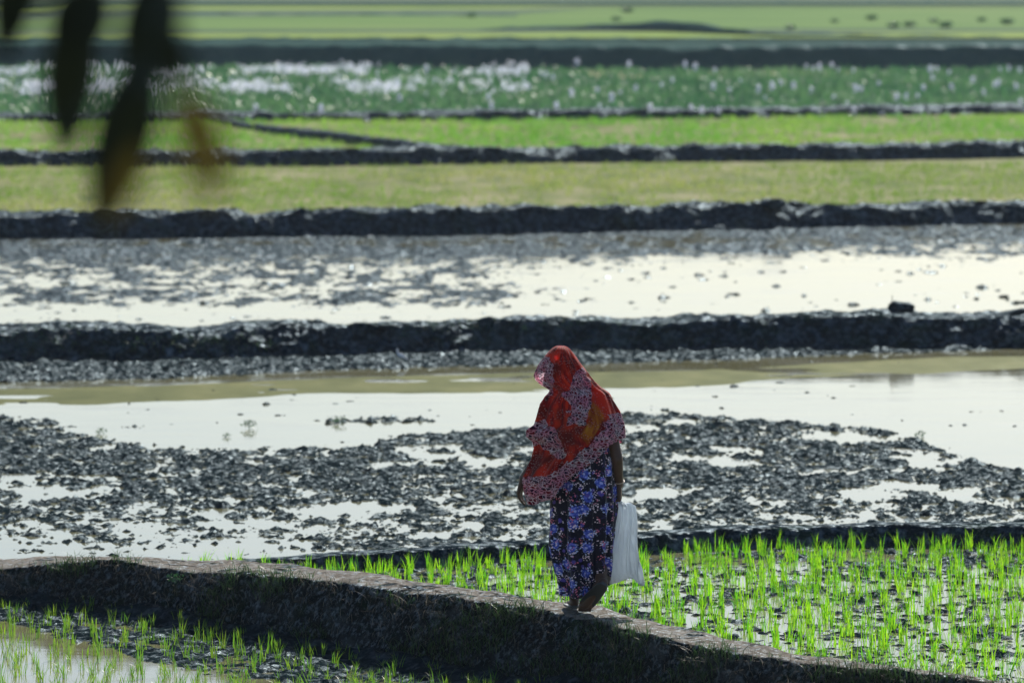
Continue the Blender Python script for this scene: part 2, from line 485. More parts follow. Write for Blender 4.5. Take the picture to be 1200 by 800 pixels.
def bl(b, dpx=0):  # py line helper
    return b
F5 = strip('field', [(-300, 186), (1500, 176)], [(-300, 262), (600, 258), (1500, 250)], .03, M['fieldmud'])
F6 = strip('field', [(-300, 134), (600, 133), (1200, 125), (1500, 124)], [(-300, 188), (600, 182), (1500, 174)], .045, M['fieldmud'])
M['pond'] = mat_ground('pond_mat', [(.3, (.035, .085, .055)), (.55, (.06, .15, .06)), (.75, (.15, .17, .14))], .6, .5, (1, .5, 1))
strip('pond_mat', [(-300, 66), (600, 70), (1500, 70)], [(-300, 138), (600, 136), (1200, 128), (1500, 127)], .06, M['pond'])
def gmat(nm, a, b, c): return mat_ground(nm, [(.3, a), (.5, b), (.7, c)], .25, .8, (.3, 1, 1))
M['g1'] = gmat('field_green', (.10, .18, .07), (.16, .25, .085), (.22, .28, .11))
M['g2'] = gmat('field_yellow', (.20, .29, .08), (.25, .33, .09), (.30, .34, .12))
M['g3'] = gmat('field_grey', (.08, .12, .08), (.12, .17, .11), (.17, .20, .14))
M['g4'] = gmat('field_dark', (.015, .04, .035), (.025, .055, .045), (.04, .07, .05))
M['g5'] = gmat('field_straw', (.28, .28, .16), (.33, .32, .19), (.38, .35, .22))
zz = .08
for (a, b, c, d, mt) in [
        (46, 46, 58, 58, 'g4'), (39.5, 37.5, 46, 44.5, 'g2'), (35.5, 34, 39.5, 37.5, 'g3'), (25, 9, 35.5, 34, 'g1'),
        (14, 8, 25, 9, 'g3'), (7.5, 7, 14, 8, 'g2'), (3, 2.5, 7.5, 7, 'g4'), (-30, -30, 3, 2.5, 'g3')]:
    zz += .01
    strip('field', [(-350, a), (600, (a + b) / 2), (700, b), (1550, b)], [(-350, c), (600, (c + d) / 2), (700, d), (1550, d)], zz, M[mt], 8)
# low far dykes
Q = [simple_bank([(-300, 15, 19), (300, 17, 21), (600, 19, 23)], 1),
     simple_bank([(-300, 3, 6), (600, 4, 7), (1500, 3, 6.5)], 1),
     simple_bank([(560, 35, 39), (700, 30, 39), (780, 26, 41), (830, 30, 43), (900, 40, 46), (1200, 44, 47), (1550, 44, 47)], 1),
     simple_bank([(-300, 45, 50), (600, 45.5, 50), (900, 47, 52)], 1)]
for i, q in enumerate(Q):
    q.build('earth_bank', M['hedge'], float(q.X[0]), float(q.X[-1]), .3, 16, .06, .8, .9, 60 + i)
strip('sand_bar', [(-350, 82), (675, 84), (700, 83), (760, 88), (1550, 83)], [(-350, 82), (675, 84), (700, 92), (735, 93), (760, 88), (1550, 83)], .075, M['g5'])
strip('sand_bar', [(-350, 85), (830, 85), (860, 82), (980, 82), (1010, 85), (1550, 84)], [(-350, 85), (830, 85), (860, 88), (980, 88), (1010, 85), (1550, 84)], .075, M['g5'])

# ------------------------------------------------------------------ blades
def blades(P, ang, lean, hgt, wid, seg=3, droop=1.8):
    N = len(P)
    t = np.linspace(0, 1, seg + 1)[None, :]
    d = np.stack([np.cos(ang), np.sin(ang)], -1)
    out = (hgt * lean)[:, None] * t ** droop
    up = hgt[:, None] * (t - .25 * lean[:, None] * t ** 2.5)
    C = np.zeros((N, seg + 1, 3))
    C[..., 0] = P[:, None, 0] + out * d[:, None, 0]; C[..., 1] = P[:, None, 1] + out * d[:, None, 1]; C[..., 2] = P[:, None, 2] + up
    w = wid[:, None] * np.maximum((1 - t) ** .7 * (.6 + .8 * t), .04) * .5
    tw = ang + np.pi / 2
    S = np.stack([np.cos(tw), np.sin(tw), 0 * tw], -1)[:, None, :] * w[..., None]
    V = np.stack([C - S, C + S], 2).reshape(N, -1, 3)
    f = np.array([[2 * i, 2 * i + 1, 2 * i + 3, 2 * i + 2] for i in range(seg)])
    F = (f[None] + (np.arange(N) * V.shape[1])[:, None, None]).reshape(-1, 4)
    return V.reshape(-1, 3), F, V.shape[1]

def blade_mesh(name, P, ang, lean, hgt, wid, mat, seg=3, rnd=None):
    V, F, k = blades(P, ang, lean, hgt, wid, seg)
    r = rng.random(len(P)) if rnd is None else rnd
    return mesh_data(name, V, F, mat, False, attr={'rnd': np.repeat(r, k)})

def tuft_arrays(C, nb, h, spread=.02, lean=(.05, .5), w=.005):
    N = len(C)
    P = np.repeat(C, nb, 0) + np.c_[rng.normal(0, spread, (N * nb, 2)), np.zeros(N * nb)]
    ang = rng.uniform(0, 2 * np.pi, N * nb)
    ln = rng.uniform(*lean, N * nb)
    hh = np.repeat(h, nb) * rng.uniform(.55, 1.08, N * nb)
    return P, ang, ln, hh, np.full(N * nb, w) * rng.uniform(.7, 1.3, N * nb)

# rice seedlings: two paddies
def scatter(x0, x1, y0, y1, sx, sy, jit):
    X, Y = np.meshgrid(np.arange(x0, x1, sx), np.arange(y0, y1, sy))
    X = X + rng.uniform(-jit, jit, X.shape) * sx; Y = Y + rng.uniform(-jit, jit, Y.shape) * sy
    return X.ravel(), Y.ravel()
X, Y = scatter(-2.2, 5.6, 29.5, 40, .135, .22, .42)
k = (Y > B1.back(X) - .22) & (Y < B2.front(X) - .05)
k &= rng.random(len(X)) < .93
RX, RY = X[k], Y[k]
X, Y = scatter(-5, 3.2, 30.5, 37, .14, .20, .45)
k = (Y < B1.front(X) + .06)
k &= rng.random(len(X)) < .9
LX, LY = X[k], Y[k]

def split_near(X, Y, n):
    px, py = PX(X, Y, .08)
    vis = (px > 2) & (px < 1198) & (py < 799)
    idx = np.where(vis)[0]
    idx = idx[np.argsort(Y[idx])][:n]
    m = np.zeros(len(X), bool); m[idx] = True
    return m

def make_tufts(mat, hr, nv, nb, w):
    out = []
    for i in range(nv):
        C = np.zeros((1, 3)); n = int(rng.integers(*nb))
        P, a, l, h, ww = tuft_arrays(C, n, np.array([1.0 * hr]), .013, (.1, .75), w)
        out.append(blade_mesh('rice_seedling', P, a, l, h, ww, mat, 4))
    return out
def place(meshes, X, Y, z, label, group, smin, smax):
    for x, y in zip(X, Y):
        o = link('rice_seedling', meshes[int(rng.integers(len(meshes)))], None, (x, y, z))
        s = rng.uniform(smin, smax)
        o.scale = (s, s, s * rng.uniform(.8, 1.15)); o.rotation_euler = (rng.normal(0, .15), rng.normal(0, .15), rng.uniform(0, 6.28))
        props(o, label, 'rice seedling', group)

mr = split_near(RX, RY, 170); ml = split_near(LX, LY, 125)
TR = make_tufts(M['rice'], .155, 16, (7, 15), .0085)
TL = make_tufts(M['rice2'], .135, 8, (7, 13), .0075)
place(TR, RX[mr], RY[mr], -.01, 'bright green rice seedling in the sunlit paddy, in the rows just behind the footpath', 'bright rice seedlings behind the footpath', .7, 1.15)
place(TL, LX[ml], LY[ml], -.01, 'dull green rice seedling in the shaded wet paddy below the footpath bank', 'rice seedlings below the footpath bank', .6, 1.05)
def rest(X, Y, h, mat, label, nb, w):
    C = np.c_[X, Y, np.full(len(X), -.01)]
    P, a, l, hh, ww = tuft_arrays(C, nb, h * rng.uniform(.7, 1.15, len(X)), .014, (.05, .5), w)
    o = link('rice_seedlings', blade_mesh('rice_seedlings', P, a, l, hh, ww, mat, 4))
    props(o, label, 'rice seedlings', kind='stuff')
rest(RX[~mr], RY[~mr], .155, M['rice'], 'mass of bright green rice seedlings further back towards the low cross bank', 11, .0085)
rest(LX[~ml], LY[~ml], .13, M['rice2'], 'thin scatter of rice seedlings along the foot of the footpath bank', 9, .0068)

# grass and roots on the footpath bank
def on_bank(B, n, u0, u1, x0, x1):
    V = B.V; nt, nx = V.shape[:2]
    i = rng.integers(int(u0 * nt), int(u1 * nt), n); j = rng.integers(0, nx, n)
    P = V[i, j].copy(); k = (P[:, 0] > x0) & (P[:, 0] < x1)
    return P[k]
P = on_bank(B1, 26000, .10, .53, -4.5, 4.0)
k = fbm(P[:, 0] * 2.2, P[:, 1] * 2.2 + P[:, 2] * 3, None, 3, 70) > .02
P = P[k]; N = len(P)
o = link('bank_grass', blade_mesh('bank_grass', P, rng.normal(-1.57, .9, N), rng.uniform(.5, 1.5, N), rng.uniform(.04, .12, N), rng.uniform(.003, .008, N), M['weed'], 3))
props(o, 'dark matted grass clinging to the shaded face of the footpath bank', 'grass', kind='stuff')
P = on_bank(B1, 4200, .12, .52, -4.5, 4.0); N = len(P)
P[:, 1] -= .012
o = link('dry_roots', blade_mesh('dry_roots', P, rng.normal(-1.3, 1.0, N), rng.uniform(.8, 2.2, N), rng.uniform(.05, .16, N) * .8, rng.uniform(.002, .0055, N), M['straw'], 4))
props(o, 'pale dry roots and straw hanging over the footpath bank face', 'roots', kind='stuff')
# sparse green weeds on the footpath lip and middle bank
P = np.r_[on_bank(B1, 420, .45, .56, -4.5, 4.0), on_bank(B1, 500, .72, .80, -2, 4.0)]
N = len(P); nb = 5
C = np.repeat(P, nb, 0) + rng.normal(0, .012, (N * nb, 3)) * [1, 1, 0]
o = link('path_grass', blade_mesh('path_grass', C, rng.uniform(0, 6.28, N * nb), rng.uniform(.3, 1.2, N * nb), rng.uniform(.015, .045, N * nb), np.full(N * nb, .0035), M['weed'], 3))
props(o, 'short sparse grass along the edges of the trodden footpath', 'grass', kind='stuff')
P = on_bank(B3, 5000, .15, .55, -8, 8); k = fbm(P[:, 0] * .9, P[:, 2] * 3, None, 3, 71) > .05; P = P[k]; N = len(P)
o = link('bank_grass', blade_mesh('bank_grass', P, rng.uniform(0, 6.28, N), rng.uniform(.3, 1.1, N), rng.uniform(.03, .08, N), np.full(N, .006), M['weed'], 2))
props(o, 'thin dark grass on the rough middle bank across the picture', 'grass', kind='stuff')

# young rice on the far green fields
M['rice_far'] = mat_leafy('far_rice_blade', (.15, .27, .03), (.32, .38, .08), .45, .5, True, tcol=((.20, .36, .05), (.42, .44, .14)))
M['rice_far2'] = mat_leafy('far_rice_blade_bright', (.15, .28, .05), (.28, .37, .09), .45, .5, True, tcol=((.14, .44, .04), (.32, .54, .07)))
def far_rice(y0, y1, hw, n, h, w, z, mat, label, seed, nb=5):
    X = rng.uniform(-hw, hw, n); Y = rng.uniform(y0, y1, n)
    k = fbm(X * .5, Y * .25, None, 4, seed) + rng.normal(0, .25, n) > -.28
    X, Y = X[k], Y[k]; C = np.c_[X, Y, np.full(len(X), z)]
    P, a, l, hh, ww = tuft_arrays(C, nb, h * rng.uniform(.6, 1.2, len(X)), .03, (.1, .7), w)
    r = np.clip(np.repeat(.5 + .9 * fbm(X * .35, Y * .2, None, 3, seed + 5), nb) + rng.normal(0, .22, len(P)), 0, 1)
    o = link('young_rice', blade_mesh('young_rice', P, a, l, hh, ww, mat, 2, r))
    props(o, label, 'rice', kind='stuff')
far_rice(83.5, 99.8, 13, 11000, .12, .016, .02, M['rice_far'], 'patchy yellow green young rice behind the second dark bank', 80)
far_rice(105.2, 123.0, 16, 13000, .14, .022, .035, M['rice_far2'], 'smoother bright green young rice strip before the flowering pond', 81)

# ------------------------------------------------------------------ flowering pond plants (water hyacinth)
M['hyleaf'] = mat_leafy('pond_leaf', (.05, .15, .07), (.13, .28, .12), .35, .4, True, tcol=((.06, .20, .08), (.15, .30, .12)))
def mat_flower():
    t = NT('pale_flower')
    col = t.mix(t.attr('rnd'), (.72, .74, .88), (.86, .87, .92))
    p = t.pbr(col, .7, None, .2); tr = t.n('ShaderNodeBsdfTranslucent'); t.l(col, tr.inputs['Color'])
    mx = t.n('ShaderNodeMixShader'); mx.inputs[0].default_value = .5
    t.l(p, mx.inputs[1]); t.l(tr.outputs[0], mx.inputs[2]); return t.surf(mx.outputs[0])
M['flower'] = mat_flower()
n = 12000
pxr = rng.uniform(-120, 1320, n); pyr = 68 + rng.uniform(0, 1, n) * 66
X, Y = G(pxr, pyr, .08)
k = (Y > B6.back(X) + .1) & (Y < B7.front(X) - .1); X, Y = X[k], Y[k]; N = len(X)
P, a, l, hh, ww = tuft_arrays(np.c_[X, Y, np.full(N, .06)], 4, rng.uniform(.12, .26, N), .07, (.1, .8), .075)
r = np.clip(np.repeat(.5 + .8 * fbm(X * .4, Y * .2, None, 3, 90), 4) + rng.normal(0, .2, N * 4), 0, 1)
o = link('pond_leaves', blade_mesh('pond_leaves', P, a, l, hh, ww, M['hyleaf'], 2, r))
props(o, 'dense mat of dark green pond plant leaves in the far flooded strip', 'pond plants', kind='stuff')

def petals(C, s, npet=7):
    """small spikes of pale petals around each point"""
    N = len(C)
    Pc = np.repeat(C, npet, 0) + rng.normal(0, 1, (N * npet, 3)) * np.repeat(s, npet)[:, None] * [.24, .24, .34]
    sz = np.repeat(s, npet) * rng.uniform(.25, .45, N * npet)
    A = rng.normal(0, 1, (N * npet, 3)); A /= np.linalg.norm(A, axis=1)[:, None]
    B = np.cross(A, rng.normal(0, 1, A.shape)); B /= np.linalg.norm(B, axis=1)[:, None]
    V = np.stack([Pc - A * sz[:, None], Pc - B * sz[:, None] * .7, Pc + A * sz[:, None], Pc + B * sz[:, None] * .7], 1)
    F = np.arange(len(Pc) * 4).reshape(-1, 4)
    return V.reshape(-1, 3), F
# dense beds left of centre
n = 4600
pxr = rng.uniform(-60, 620, n); row = rng.random(n) < .45
pyr = np.where(row, rng.normal(82, 3, n), rng.normal(101, 3.5, n))
X, Y = G(pxr, pyr, .25)
dn = fbm(X * .9, Y * .25, None, 4, 95, .8) - .07 + .05 * (pxr < 240) - .1 * (pxr > 430) * row - .3 * (pxr > 230) * (pxr < 400) * 0
k = dn > -.02; X, Y = X[k], Y[k]; N = len(X)
V, F = petals(np.c_[X, Y, rng.uniform(.2, .34, N)], rng.uniform(.05, .11, N), 6)
o = link('pale_flowers', mesh_data('pale_flowers', V, F, M['flower'], False, attr={'rnd': np.repeat(rng.random(len(F)), 4)}))
props(o, 'drifts of pale lilac pond flowers massed together across the left of the flooded strip', 'flowers', kind='stuff')

# single flower heads one can count
def flower_proto():
    V, F = petals(np.array([[0, 0, .22], [0, 0, .27], [.01, 0, .31]]), np.array([.11, .11, .10]), 18)
    head = mesh_data('flower_head', V, F, M['flower'], False, attr={'rnd': np.repeat(rng.random(len(F)), 4)})
    Pp, a, l, hh, ww = tuft_arrays(np.zeros((1, 3)), 7, np.array([.26]), .04, (.2, .9), .05)
    leaf = blade_mesh('leaves', Pp, a, l, hh, ww, M['hyleaf'], 3)
    return head, leaf
protos = [flower_proto() for _ in range(4)]
spots = [(412, 72), (433, 70), (676, 70), (747, 68), (737, 71), (803, 73), (815, 76), (838, 76), (945, 73), (953, 75), (960, 75), (975, 72), (982, 75), (1000, 77),
         (1090, 78), (1098, 75), (1112, 79), (1172, 75), (1182, 75), (1195, 77), (640, 82), (634, 80), (648, 84), (600, 78), (572, 108), (576, 119), (560, 121),
         (652, 121), (670, 105), (700, 100), (703, 118), (717, 112), (727, 101), (762, 123), (810, 120), (822, 123), (842, 122), (836, 99), (855, 98), (889, 101),
         (897, 107), (915, 92), (905, 98), (951, 101), (977, 108), (993, 115), (1001, 122), (1003, 100), (1009, 99), (1012, 118), (1030, 92), (1051, 110), (1062, 108),
         (1075, 106), (1082, 97), (1093, 86), (1115, 97), (1153, 103), (1166, 95), (1170, 93), (1196, 113), (1191, 97), (300, 122), (376, 124), (468, 110), (540, 96),
         (788, 88), (775, 92), (930, 96), (1140, 90), (500, 78), (620, 96), (745, 98), (868, 88)]
for i, (px, py) in enumerate(spots):
    x, y = G(px, py + 3, .30)
    e = empty('flowering_pond_plant', (float(x), float(y), .06))
    h_, l_ = protos[i % 4]
    a = link('flower_head', h_, e); b = link('leaves', l_, e)
    s = rng.uniform(.55, .95); e.scale = (s, s, s); e.rotation_euler = (0, 0, rng.uniform(0, 6.28))
    props(e, 'single pale lilac flower head rising from the green leaves of the far pond', 'pond flower', 'single flower heads in the far pond')

# ------------------------------------------------------------------ bushes on the far right field
def leafball(n, r, flat=.7):
    P = rng.normal(0, 1, (n, 3)); P /= np.linalg.norm(P, axis=1)[:, None]
    P *= (rng.random(n) ** .4)[:, None] * r * (1 + .35 * vn(P[:, 0] * 2, P[:, 1] * 2, P[:, 2] * 2, 5))[:, None]
    P[:, 2] = P[:, 2] * flat + r * flat
    s = r * .16
    A = rng.normal(0, 1, (n, 3)); A /= np.linalg.norm(A, axis=1)[:, None]
    B = np.cross(A, rng.normal(0, 1, A.shape)); B /= np.linalg.norm(B, axis=1)[:, None]
    V = np.stack([P - A * s, P - B * s * .6, P + A * s, P + B * s * .6], 1).reshape(-1, 3)
    return V, np.arange(n * 4).reshape(-1, 4)
bm_ = []
for i in range(3):
    V, F = leafball(500, .3); bm_.append(mesh_data('bush', V, F, M['hyleaf'], False, attr={'rnd': np.repeat(rng.random(len(F)), 4)}))
for i, (px, py, s) in enumerate([(735, 13, 1.1), (722, 23, .8), (553, 19, .9), (926, 33, .8), (978, 25, .7), (1021, 22, 1.), (1047, 31, 1.), (1066, 30, 1.), (1108, 31, 1.1), (1094, 25, .8), (1180, 27, 1.1), (1150, 24, .8)]):
    x, y = G(px, py + 2, .1)
    o = link('bush', bm_[i % 3], None, (float(x), float(y), .1)); o.scale = (s * .8, s * .7, s * .55)
    props(o, 'small dark bush dotted on the far green field near the top edge', 'bush', 'dark bushes on the far fields')

# ------------------------------------------------------------------ earth lumps and weeds
def lump(seed, sx, sy, sz, n=40, mat=None, box=.55):
    u = np.linspace(0, np.pi, n); v = np.linspace(0, 2 * np.pi, n * 2, endpoint=False)
    U, W = np.meshgrid(u, v, indexing='ij')
    D = np.stack([np.sin(U) * np.cos(W), np.sin(U) * np.sin(W), np.cos(U)], -1)
    D = np.sign(D) * np.abs(D) ** box
    r = 1 + .22 * fbm(D[..., 0] * 2, D[..., 1] * 2, D[..., 2] * 2, 4, seed)
    V = D * r[..., None] * [sx, sy, sz]; V[..., 2] += sz * .8
    return mesh_data('earth_clod', V, grid_faces(n, 2 * n, True), mat or M['bank'])
x, y = G(1057, 372, .27); 
o = link('earth_clod', lump(3, .125, .11, .052), None, (float(x), float(y) + .1, float(B3.h(x)) + .01)); o.rotation_euler = (0, .12, .1)
props(o, 'blocky dark clod of earth on top of the middle bank against pale water', 'earth clod')
V_, F_ = leafball(60, .05)
cl = o
nub = link('twig', blade_mesh('twig', np.array([[-.11, 0, .05], [-.10, 0, .05]]), np.array([1.5, 2.5]), np.array([.1, .3]), np.array([.13, .1]), np.array([.012, .01]), M['straw'], 3), cl)
x, y = G(906, 241, .33)
o = link('earth_clod', lump(5, .17, .16, .075), None, (float(x), float(y) + .15, float(B4.h(x)) - .03))
props(o, 'rounded dark clod of earth on the second bank below the yellow green field', 'earth clod')

M['weedleaf'] = mat_leafy('weed_leaf', (.02, .07, .03), (.05, .15, .05), .35, .45, True)
def weed(px, py, s, n, label):
    x, y = G(px, py, 0)
    Pp = np.zeros((n, 3)); Pp[:, 2] = rng.uniform(0, .05, n) * s
    V, F = leafball(70, .055 * s, .6)
    me = mesh_data('water_weed', V, F, M['weedleaf'], False, attr={'rnd': np.repeat(rng.random(len(F)), 4)})
    props(link('water_weed', me, None, (float(x), float(y), -.005)), label, 'water weed')
weed(292, 502, 1.3, 12, 'leafy dark weed standing alone in open water, left of centre of the flooded field')
weed(396, 496, 1.1, 10, 'low weed beside the start of a mud streak in open water')
weed(265, 512, .7, 8, 'tiny weed in open water just above the mud edge, left half')
weed(1078, 512, 1.0, 9, 'small weed in the pale pool at the far right')
weed(118, 508, .9, 9, 'small weed growing out of a mud islet near the left side')
weed(203, 690, .0001 + .9, 9, 'small green weed sprouting on the lip of the footpath at the left')
bpy.data.objects['water_weed.005'].location = (float(at(203, 672, 34.6)[0]), 34.75, .31)

# ------------------------------------------------------------------ the woman
S = 205.0
FX, FY = 685.0, 713.0
fx = (FX - 600) / FPX
WZ = float(B1.h(.42)) + .012
wx, wy = G(FX, FY, WZ)
WLOC = Vector((float(wx), float(wy), WZ))
def L(px, py, y=0.0): return np.array([(px - FX) / S, y, (FY - py) / S])

def capsule(bmV, bmF, a, b, ra, rb, n=14, flat=None):
    """tapered closed tube with round ends; flat = (axis vector, factor)"""
    a, b = np.array(a, float), np.array(b, float)
    d = b - a; Ln = np.linalg.norm(d); d = d / max(Ln, 1e-9)
    up = np.array([0, 0, 1.]) if abs(d[2]) < .9 else np.array([1., 0, 0])
    s = np.cross(d, up); s /= np.linalg.norm(s); u = np.cross(s, d)
    rows = []
    for k in range(5):
        t = -math.pi / 2 + k * math.pi / 8
        rows.append((a + d * ra * math.sin(t), max(ra * math.cos(t), 1e-4)))
    for k in range(1, 6):
        t = k / 6; rows.append((a + (b - a) * t, ra + (rb - ra) * t))
    for k in range(5):
        t = k * math.pi / 8
        rows.append((b + d * rb * math.sin(t), max(rb * math.cos(t), 1e-4)))
    th = np.linspace(0, 2 * np.pi, n, endpoint=False)
    V = []
    for c, r in rows:
        V.append(c + r * (np.cos(th)[:, None] * s + np.sin(th)[:, None] * u))
    V = np.array(V)
    if flat is not None:
        ax = np.array(flat[0], float); ax /= np.linalg.norm(ax)
        mid = (a + b) / 2
        # flatten about the segment line
        rel = V - a; al = rel @ d; foot = a + al[..., None] * d
        off = V - foot; co = off @ ax
        V = V - (1 - flat[1]) * co[..., None] * ax
    o = sum(len(v) for v in bmV)
    F = grid_faces(len(rows), n, True) + o
    bmV.append(V.reshape(-1, 3)); bmF.append(F)
    # caps
    F2 = []
    for base in (0, (len(rows) - 1) * n):
        for i in range(1, n - 2, 2):
            F2.append([o + base, o + base + i, o + base + i + 1, o + base + i + 2])
    bmF.append(np.array(F2))

def ellipsoid(bmV, bmF, c, r, rot=None, n=16):
    u = np.linspace(.02, np.pi - .02, n); v = np.linspace(0, 2 * np.pi, 2 * n, endpoint=False)
    U, W = np.meshgrid(u, v, indexing='ij')
    D = np.stack([np.sin(U) * np.cos(W), np.sin(U) * np.sin(W), np.cos(U)], -1) * np.array(r)
    if rot is not None: D = D @ np.array(rot).T
    o = sum(len(x) for x in bmV)
    bmV.append((D + np.array(c)).reshape(-1, 3))
    F = grid_faces(n, 2 * n, True) + o
    bmF.append(F)
    m = 2 * n; F2 = []
    for base in (0, (n - 1) * m):
        for i in range(1, m - 2, 2): F2.append([o + base, o + base + i, o + base + i + 1, o + base + i + 2])
    bmF.append(np.array(F2))

def chain(bmV, bmF, pts, rad, **kw):
    for i in range(len(pts) - 1): capsule(bmV, bmF, pts[i], pts[i + 1], rad[i], rad[i + 1], **kw)

def remeshed(name, V, F, voxel, mat, parent, smooth=2):
    me = mesh_data(name + '_src', np.concatenate(V), np.concatenate(F), None)
    tmp = link(name + '_tmp', me)
    m = tmp.modifiers.new('r', 'REMESH'); m.mode = 'VOXEL'; m.voxel_size = voxel; m.use_smooth_shade = True
    s = tmp.modifiers.new('s', 'SMOOTH'); s.factor = .5; s.iterations = smooth
    dg = bpy.context.evaluated_depsgraph_get(); dg.update()
    out = bpy.data.meshes.new_from_object(tmp.evaluated_get(dg)); out.name = name
    bpy.data.objects.remove(tmp); bpy.data.meshes.remove(me)
    out.materials.clear(); out.materials.append(mat)
    return link(name, out, parent)

def hand(V, F, wrist, dirv, palm_n, side, curl, size=.165, spread=.012):
    """palm + 5 fingers. dirv: towards fingertips, palm_n: direction the palm faces, side: direction of the thumb"""
    d = np.array(dirv, float); d /= np.linalg.norm(d)
    s = np.array(side, float); s -= d * (s @ d); s /= np.linalg.norm(s)
    p = np.array(palm_n, float); p -= d * (p @ d) + s * (p @ s); p /= np.linalg.norm(p)
    w = np.array(wrist, float)
    pl = size * .5
    for k, off in enumerate((-.028, -.010, .010, .027)):
        capsule(V, F, w + s * off * .55, w + d * pl + s * off, .014, .012)
    lens = [.062, .078, .084, .074]   # little .. index
    for k, off in enumerate((-.029, -.0105, .0095, .029)):
        a = w + d * (pl - .004) + s * off
        ang = 0.0; pts = [a]; l = lens[k] * size / .165
        for q, fr in enumerate((.45, .30, .25)):
            ang += curl * (1.0 if q else .8) * (1 + .08 * (1.5 - k))
            dd = d * math.cos(ang) + p * math.sin(ang) + s * spread * (k - 1.5)
            pts.append(pts[-1] + dd * l * fr)
        chain(V, F, pts, [.0088, .0080, .0072, .0062])
    t0 = w + d * pl * .25 + s * .022
    t1 = t0 + (d * .55 + s * .6 + p * .35) * .036
    t2 = t1 + (d * .8 + s * .15 + p * .5) * .030
    t3 = t2 + (d * .75 - s * .1 + p * .6) * .024
    chain(V, F, [t0, t1, t2, t3], [.013, .0105, .0092, .0075])
    return w + d * pl + p * .018

woman = empty('person', WLOC)
props(woman, 'person in red patterned headscarf and long dark blue floral dress walking away', 'person')

V, F = [], []
# trunk
chain(V, F, [L(684, 556, .0), L(684, 530, .005), L(683, 505, .01), L(681, 490, .02)], [.130, .108, .115, .10], flat=((0, 1, 0), .72), n=20)
capsule(V, F, L(664, 492, .03), L(703, 491, .01), .062, .062)
capsule(V, F, L(672, 560, 0), L(697, 560, 0), .105, .105)
# neck and head, bowed to the left and forward
chain(V, F, [L(679, 484, .03), L(667, 462, .06)], [.058, .05])
HC = L(657, 436, .085)
Rz = Matrix.Rotation(math.radians(38), 3, 'Z') @ Matrix.Rotation(math.radians(-20), 3, 'X')   # local +Y = face direction
Rn = np.array(Rz)
def HP(x, y, z): return HC + Rn @ np.array([x, y, z])
ellipsoid(V, F, HP(0, -.012, .018), (.072, .090, .088), Rn)
ellipsoid(V, F, HP(0, .022, -.03), (.056, .066, .078), Rn)
capsule(V, F, HP(0, .055, -.075), HP(0, .04, -.07), .026, .04)           # chin
chain(V, F, [HP(0, .088, .012), HP(0, .104, -.018)], [.008, .0145])      # nose
ellipsoid(V, F, HP(0, .082, -.048), (.022, .010, .006), Rn)              # upper lip
ellipsoid(V, F, HP(0, .080, -.057), (.019, .010, .007), Rn)
for sx in (-1, 1):
    ellipsoid(V, F, HP(.031 * sx, .072, .008), (.0135, .0125, .0105), Rn)   # eyes in sockets
    capsule(V, F, HP(.016 * sx, .084, .026), HP(.045 * sx, .070, .026), .007, .006)
    ellipsoid(V, F, HP(.074 * sx, -.005, -.008), (.010, .019, .030), Rn)    # ears
    ellipsoid(V, F, HP(.036 * sx, .062, -.02), (.024, .022, .024), Rn)
# arms
RS, RE, RW = L(711, 491, .015), L(722.5, 536, -.045), L(725.5, 567, .0)
chain(V, F, [RS, RE, RW], [.046, .036, .023])
grip = hand(V, F, RW, (.03, .05, -1), (-1, .15, 0), (.1, 1, 0), 1.15)
LS, LE, LW_ = L(652, 493, .03), L(630, 538, .02), L(612.5, 561, .06)
chain(V, F, [LS, LE, LW_], [.046, .036, .023])
hand(V, F, LW_, (-.22, .12, -1), (.9, .3, 0), (.25, 1, -.1), .38)
# legs
HLf, KLf, ALf = L(673, 560, 0), L(669, 632, .06), L(673, 699, .05)
chain(V, F, [HLf, KLf], [.085, .056]); chain(V, F, [KLf, L(671, 655, .06), ALf], [.055, .052, .032])
HRt, KRt, ARt = L(698, 560, 0), L(700, 630, .06), L(704.5, 678, -.15)
chain(V, F, [HRt, KRt], [.085, .056]); chain(V, F, [KRt, L(702, 655, .01), ARt], [.055, .050, .032])
# planted foot, toes away from the camera
capsule(V, F, L(673, 706, .02), L(673, 699, .05), .028, .03)
capsule(V, F, L(673, 706.5, .01), L(669, 710, .17), .026, .018)
for k in range(5):
    b0 = L(669 - 5.5 + 2.9 * k, 710.5, .165 + .006 * (2 - abs(2 - k)) )
    chain(V, F, [b0, b0 + [0, .022, -.001], b0 + [0, .04, -.003]], [.0095, .009, .008])
# trailing foot, heel raised, sole to the camera
heel, ball = L(706, 678, -.20), L(686, 706.5, -.08)
capsule(V, F, heel, heel + [-.01, .03, -.02], .030, .030)
capsule(V, F, heel + [0, .012, -.004], ball, .026, .024)
capsule(V, F, L(704.5, 678, -.16), ball + [.0, .01, .018], .030, .022)
capsule(V, F, ball + [-.018, 0, 0], ball + [.024, .0, .004], .022, .02)
for k in range(5):
    b0 = ball + np.array([-.028 + .0145 * k, .004, -.012])
    chain(V, F, [b0, b0 + [-.006, .018, -.020], b0 + [-.004, .036, -.021]], [.010, .0095, .008])
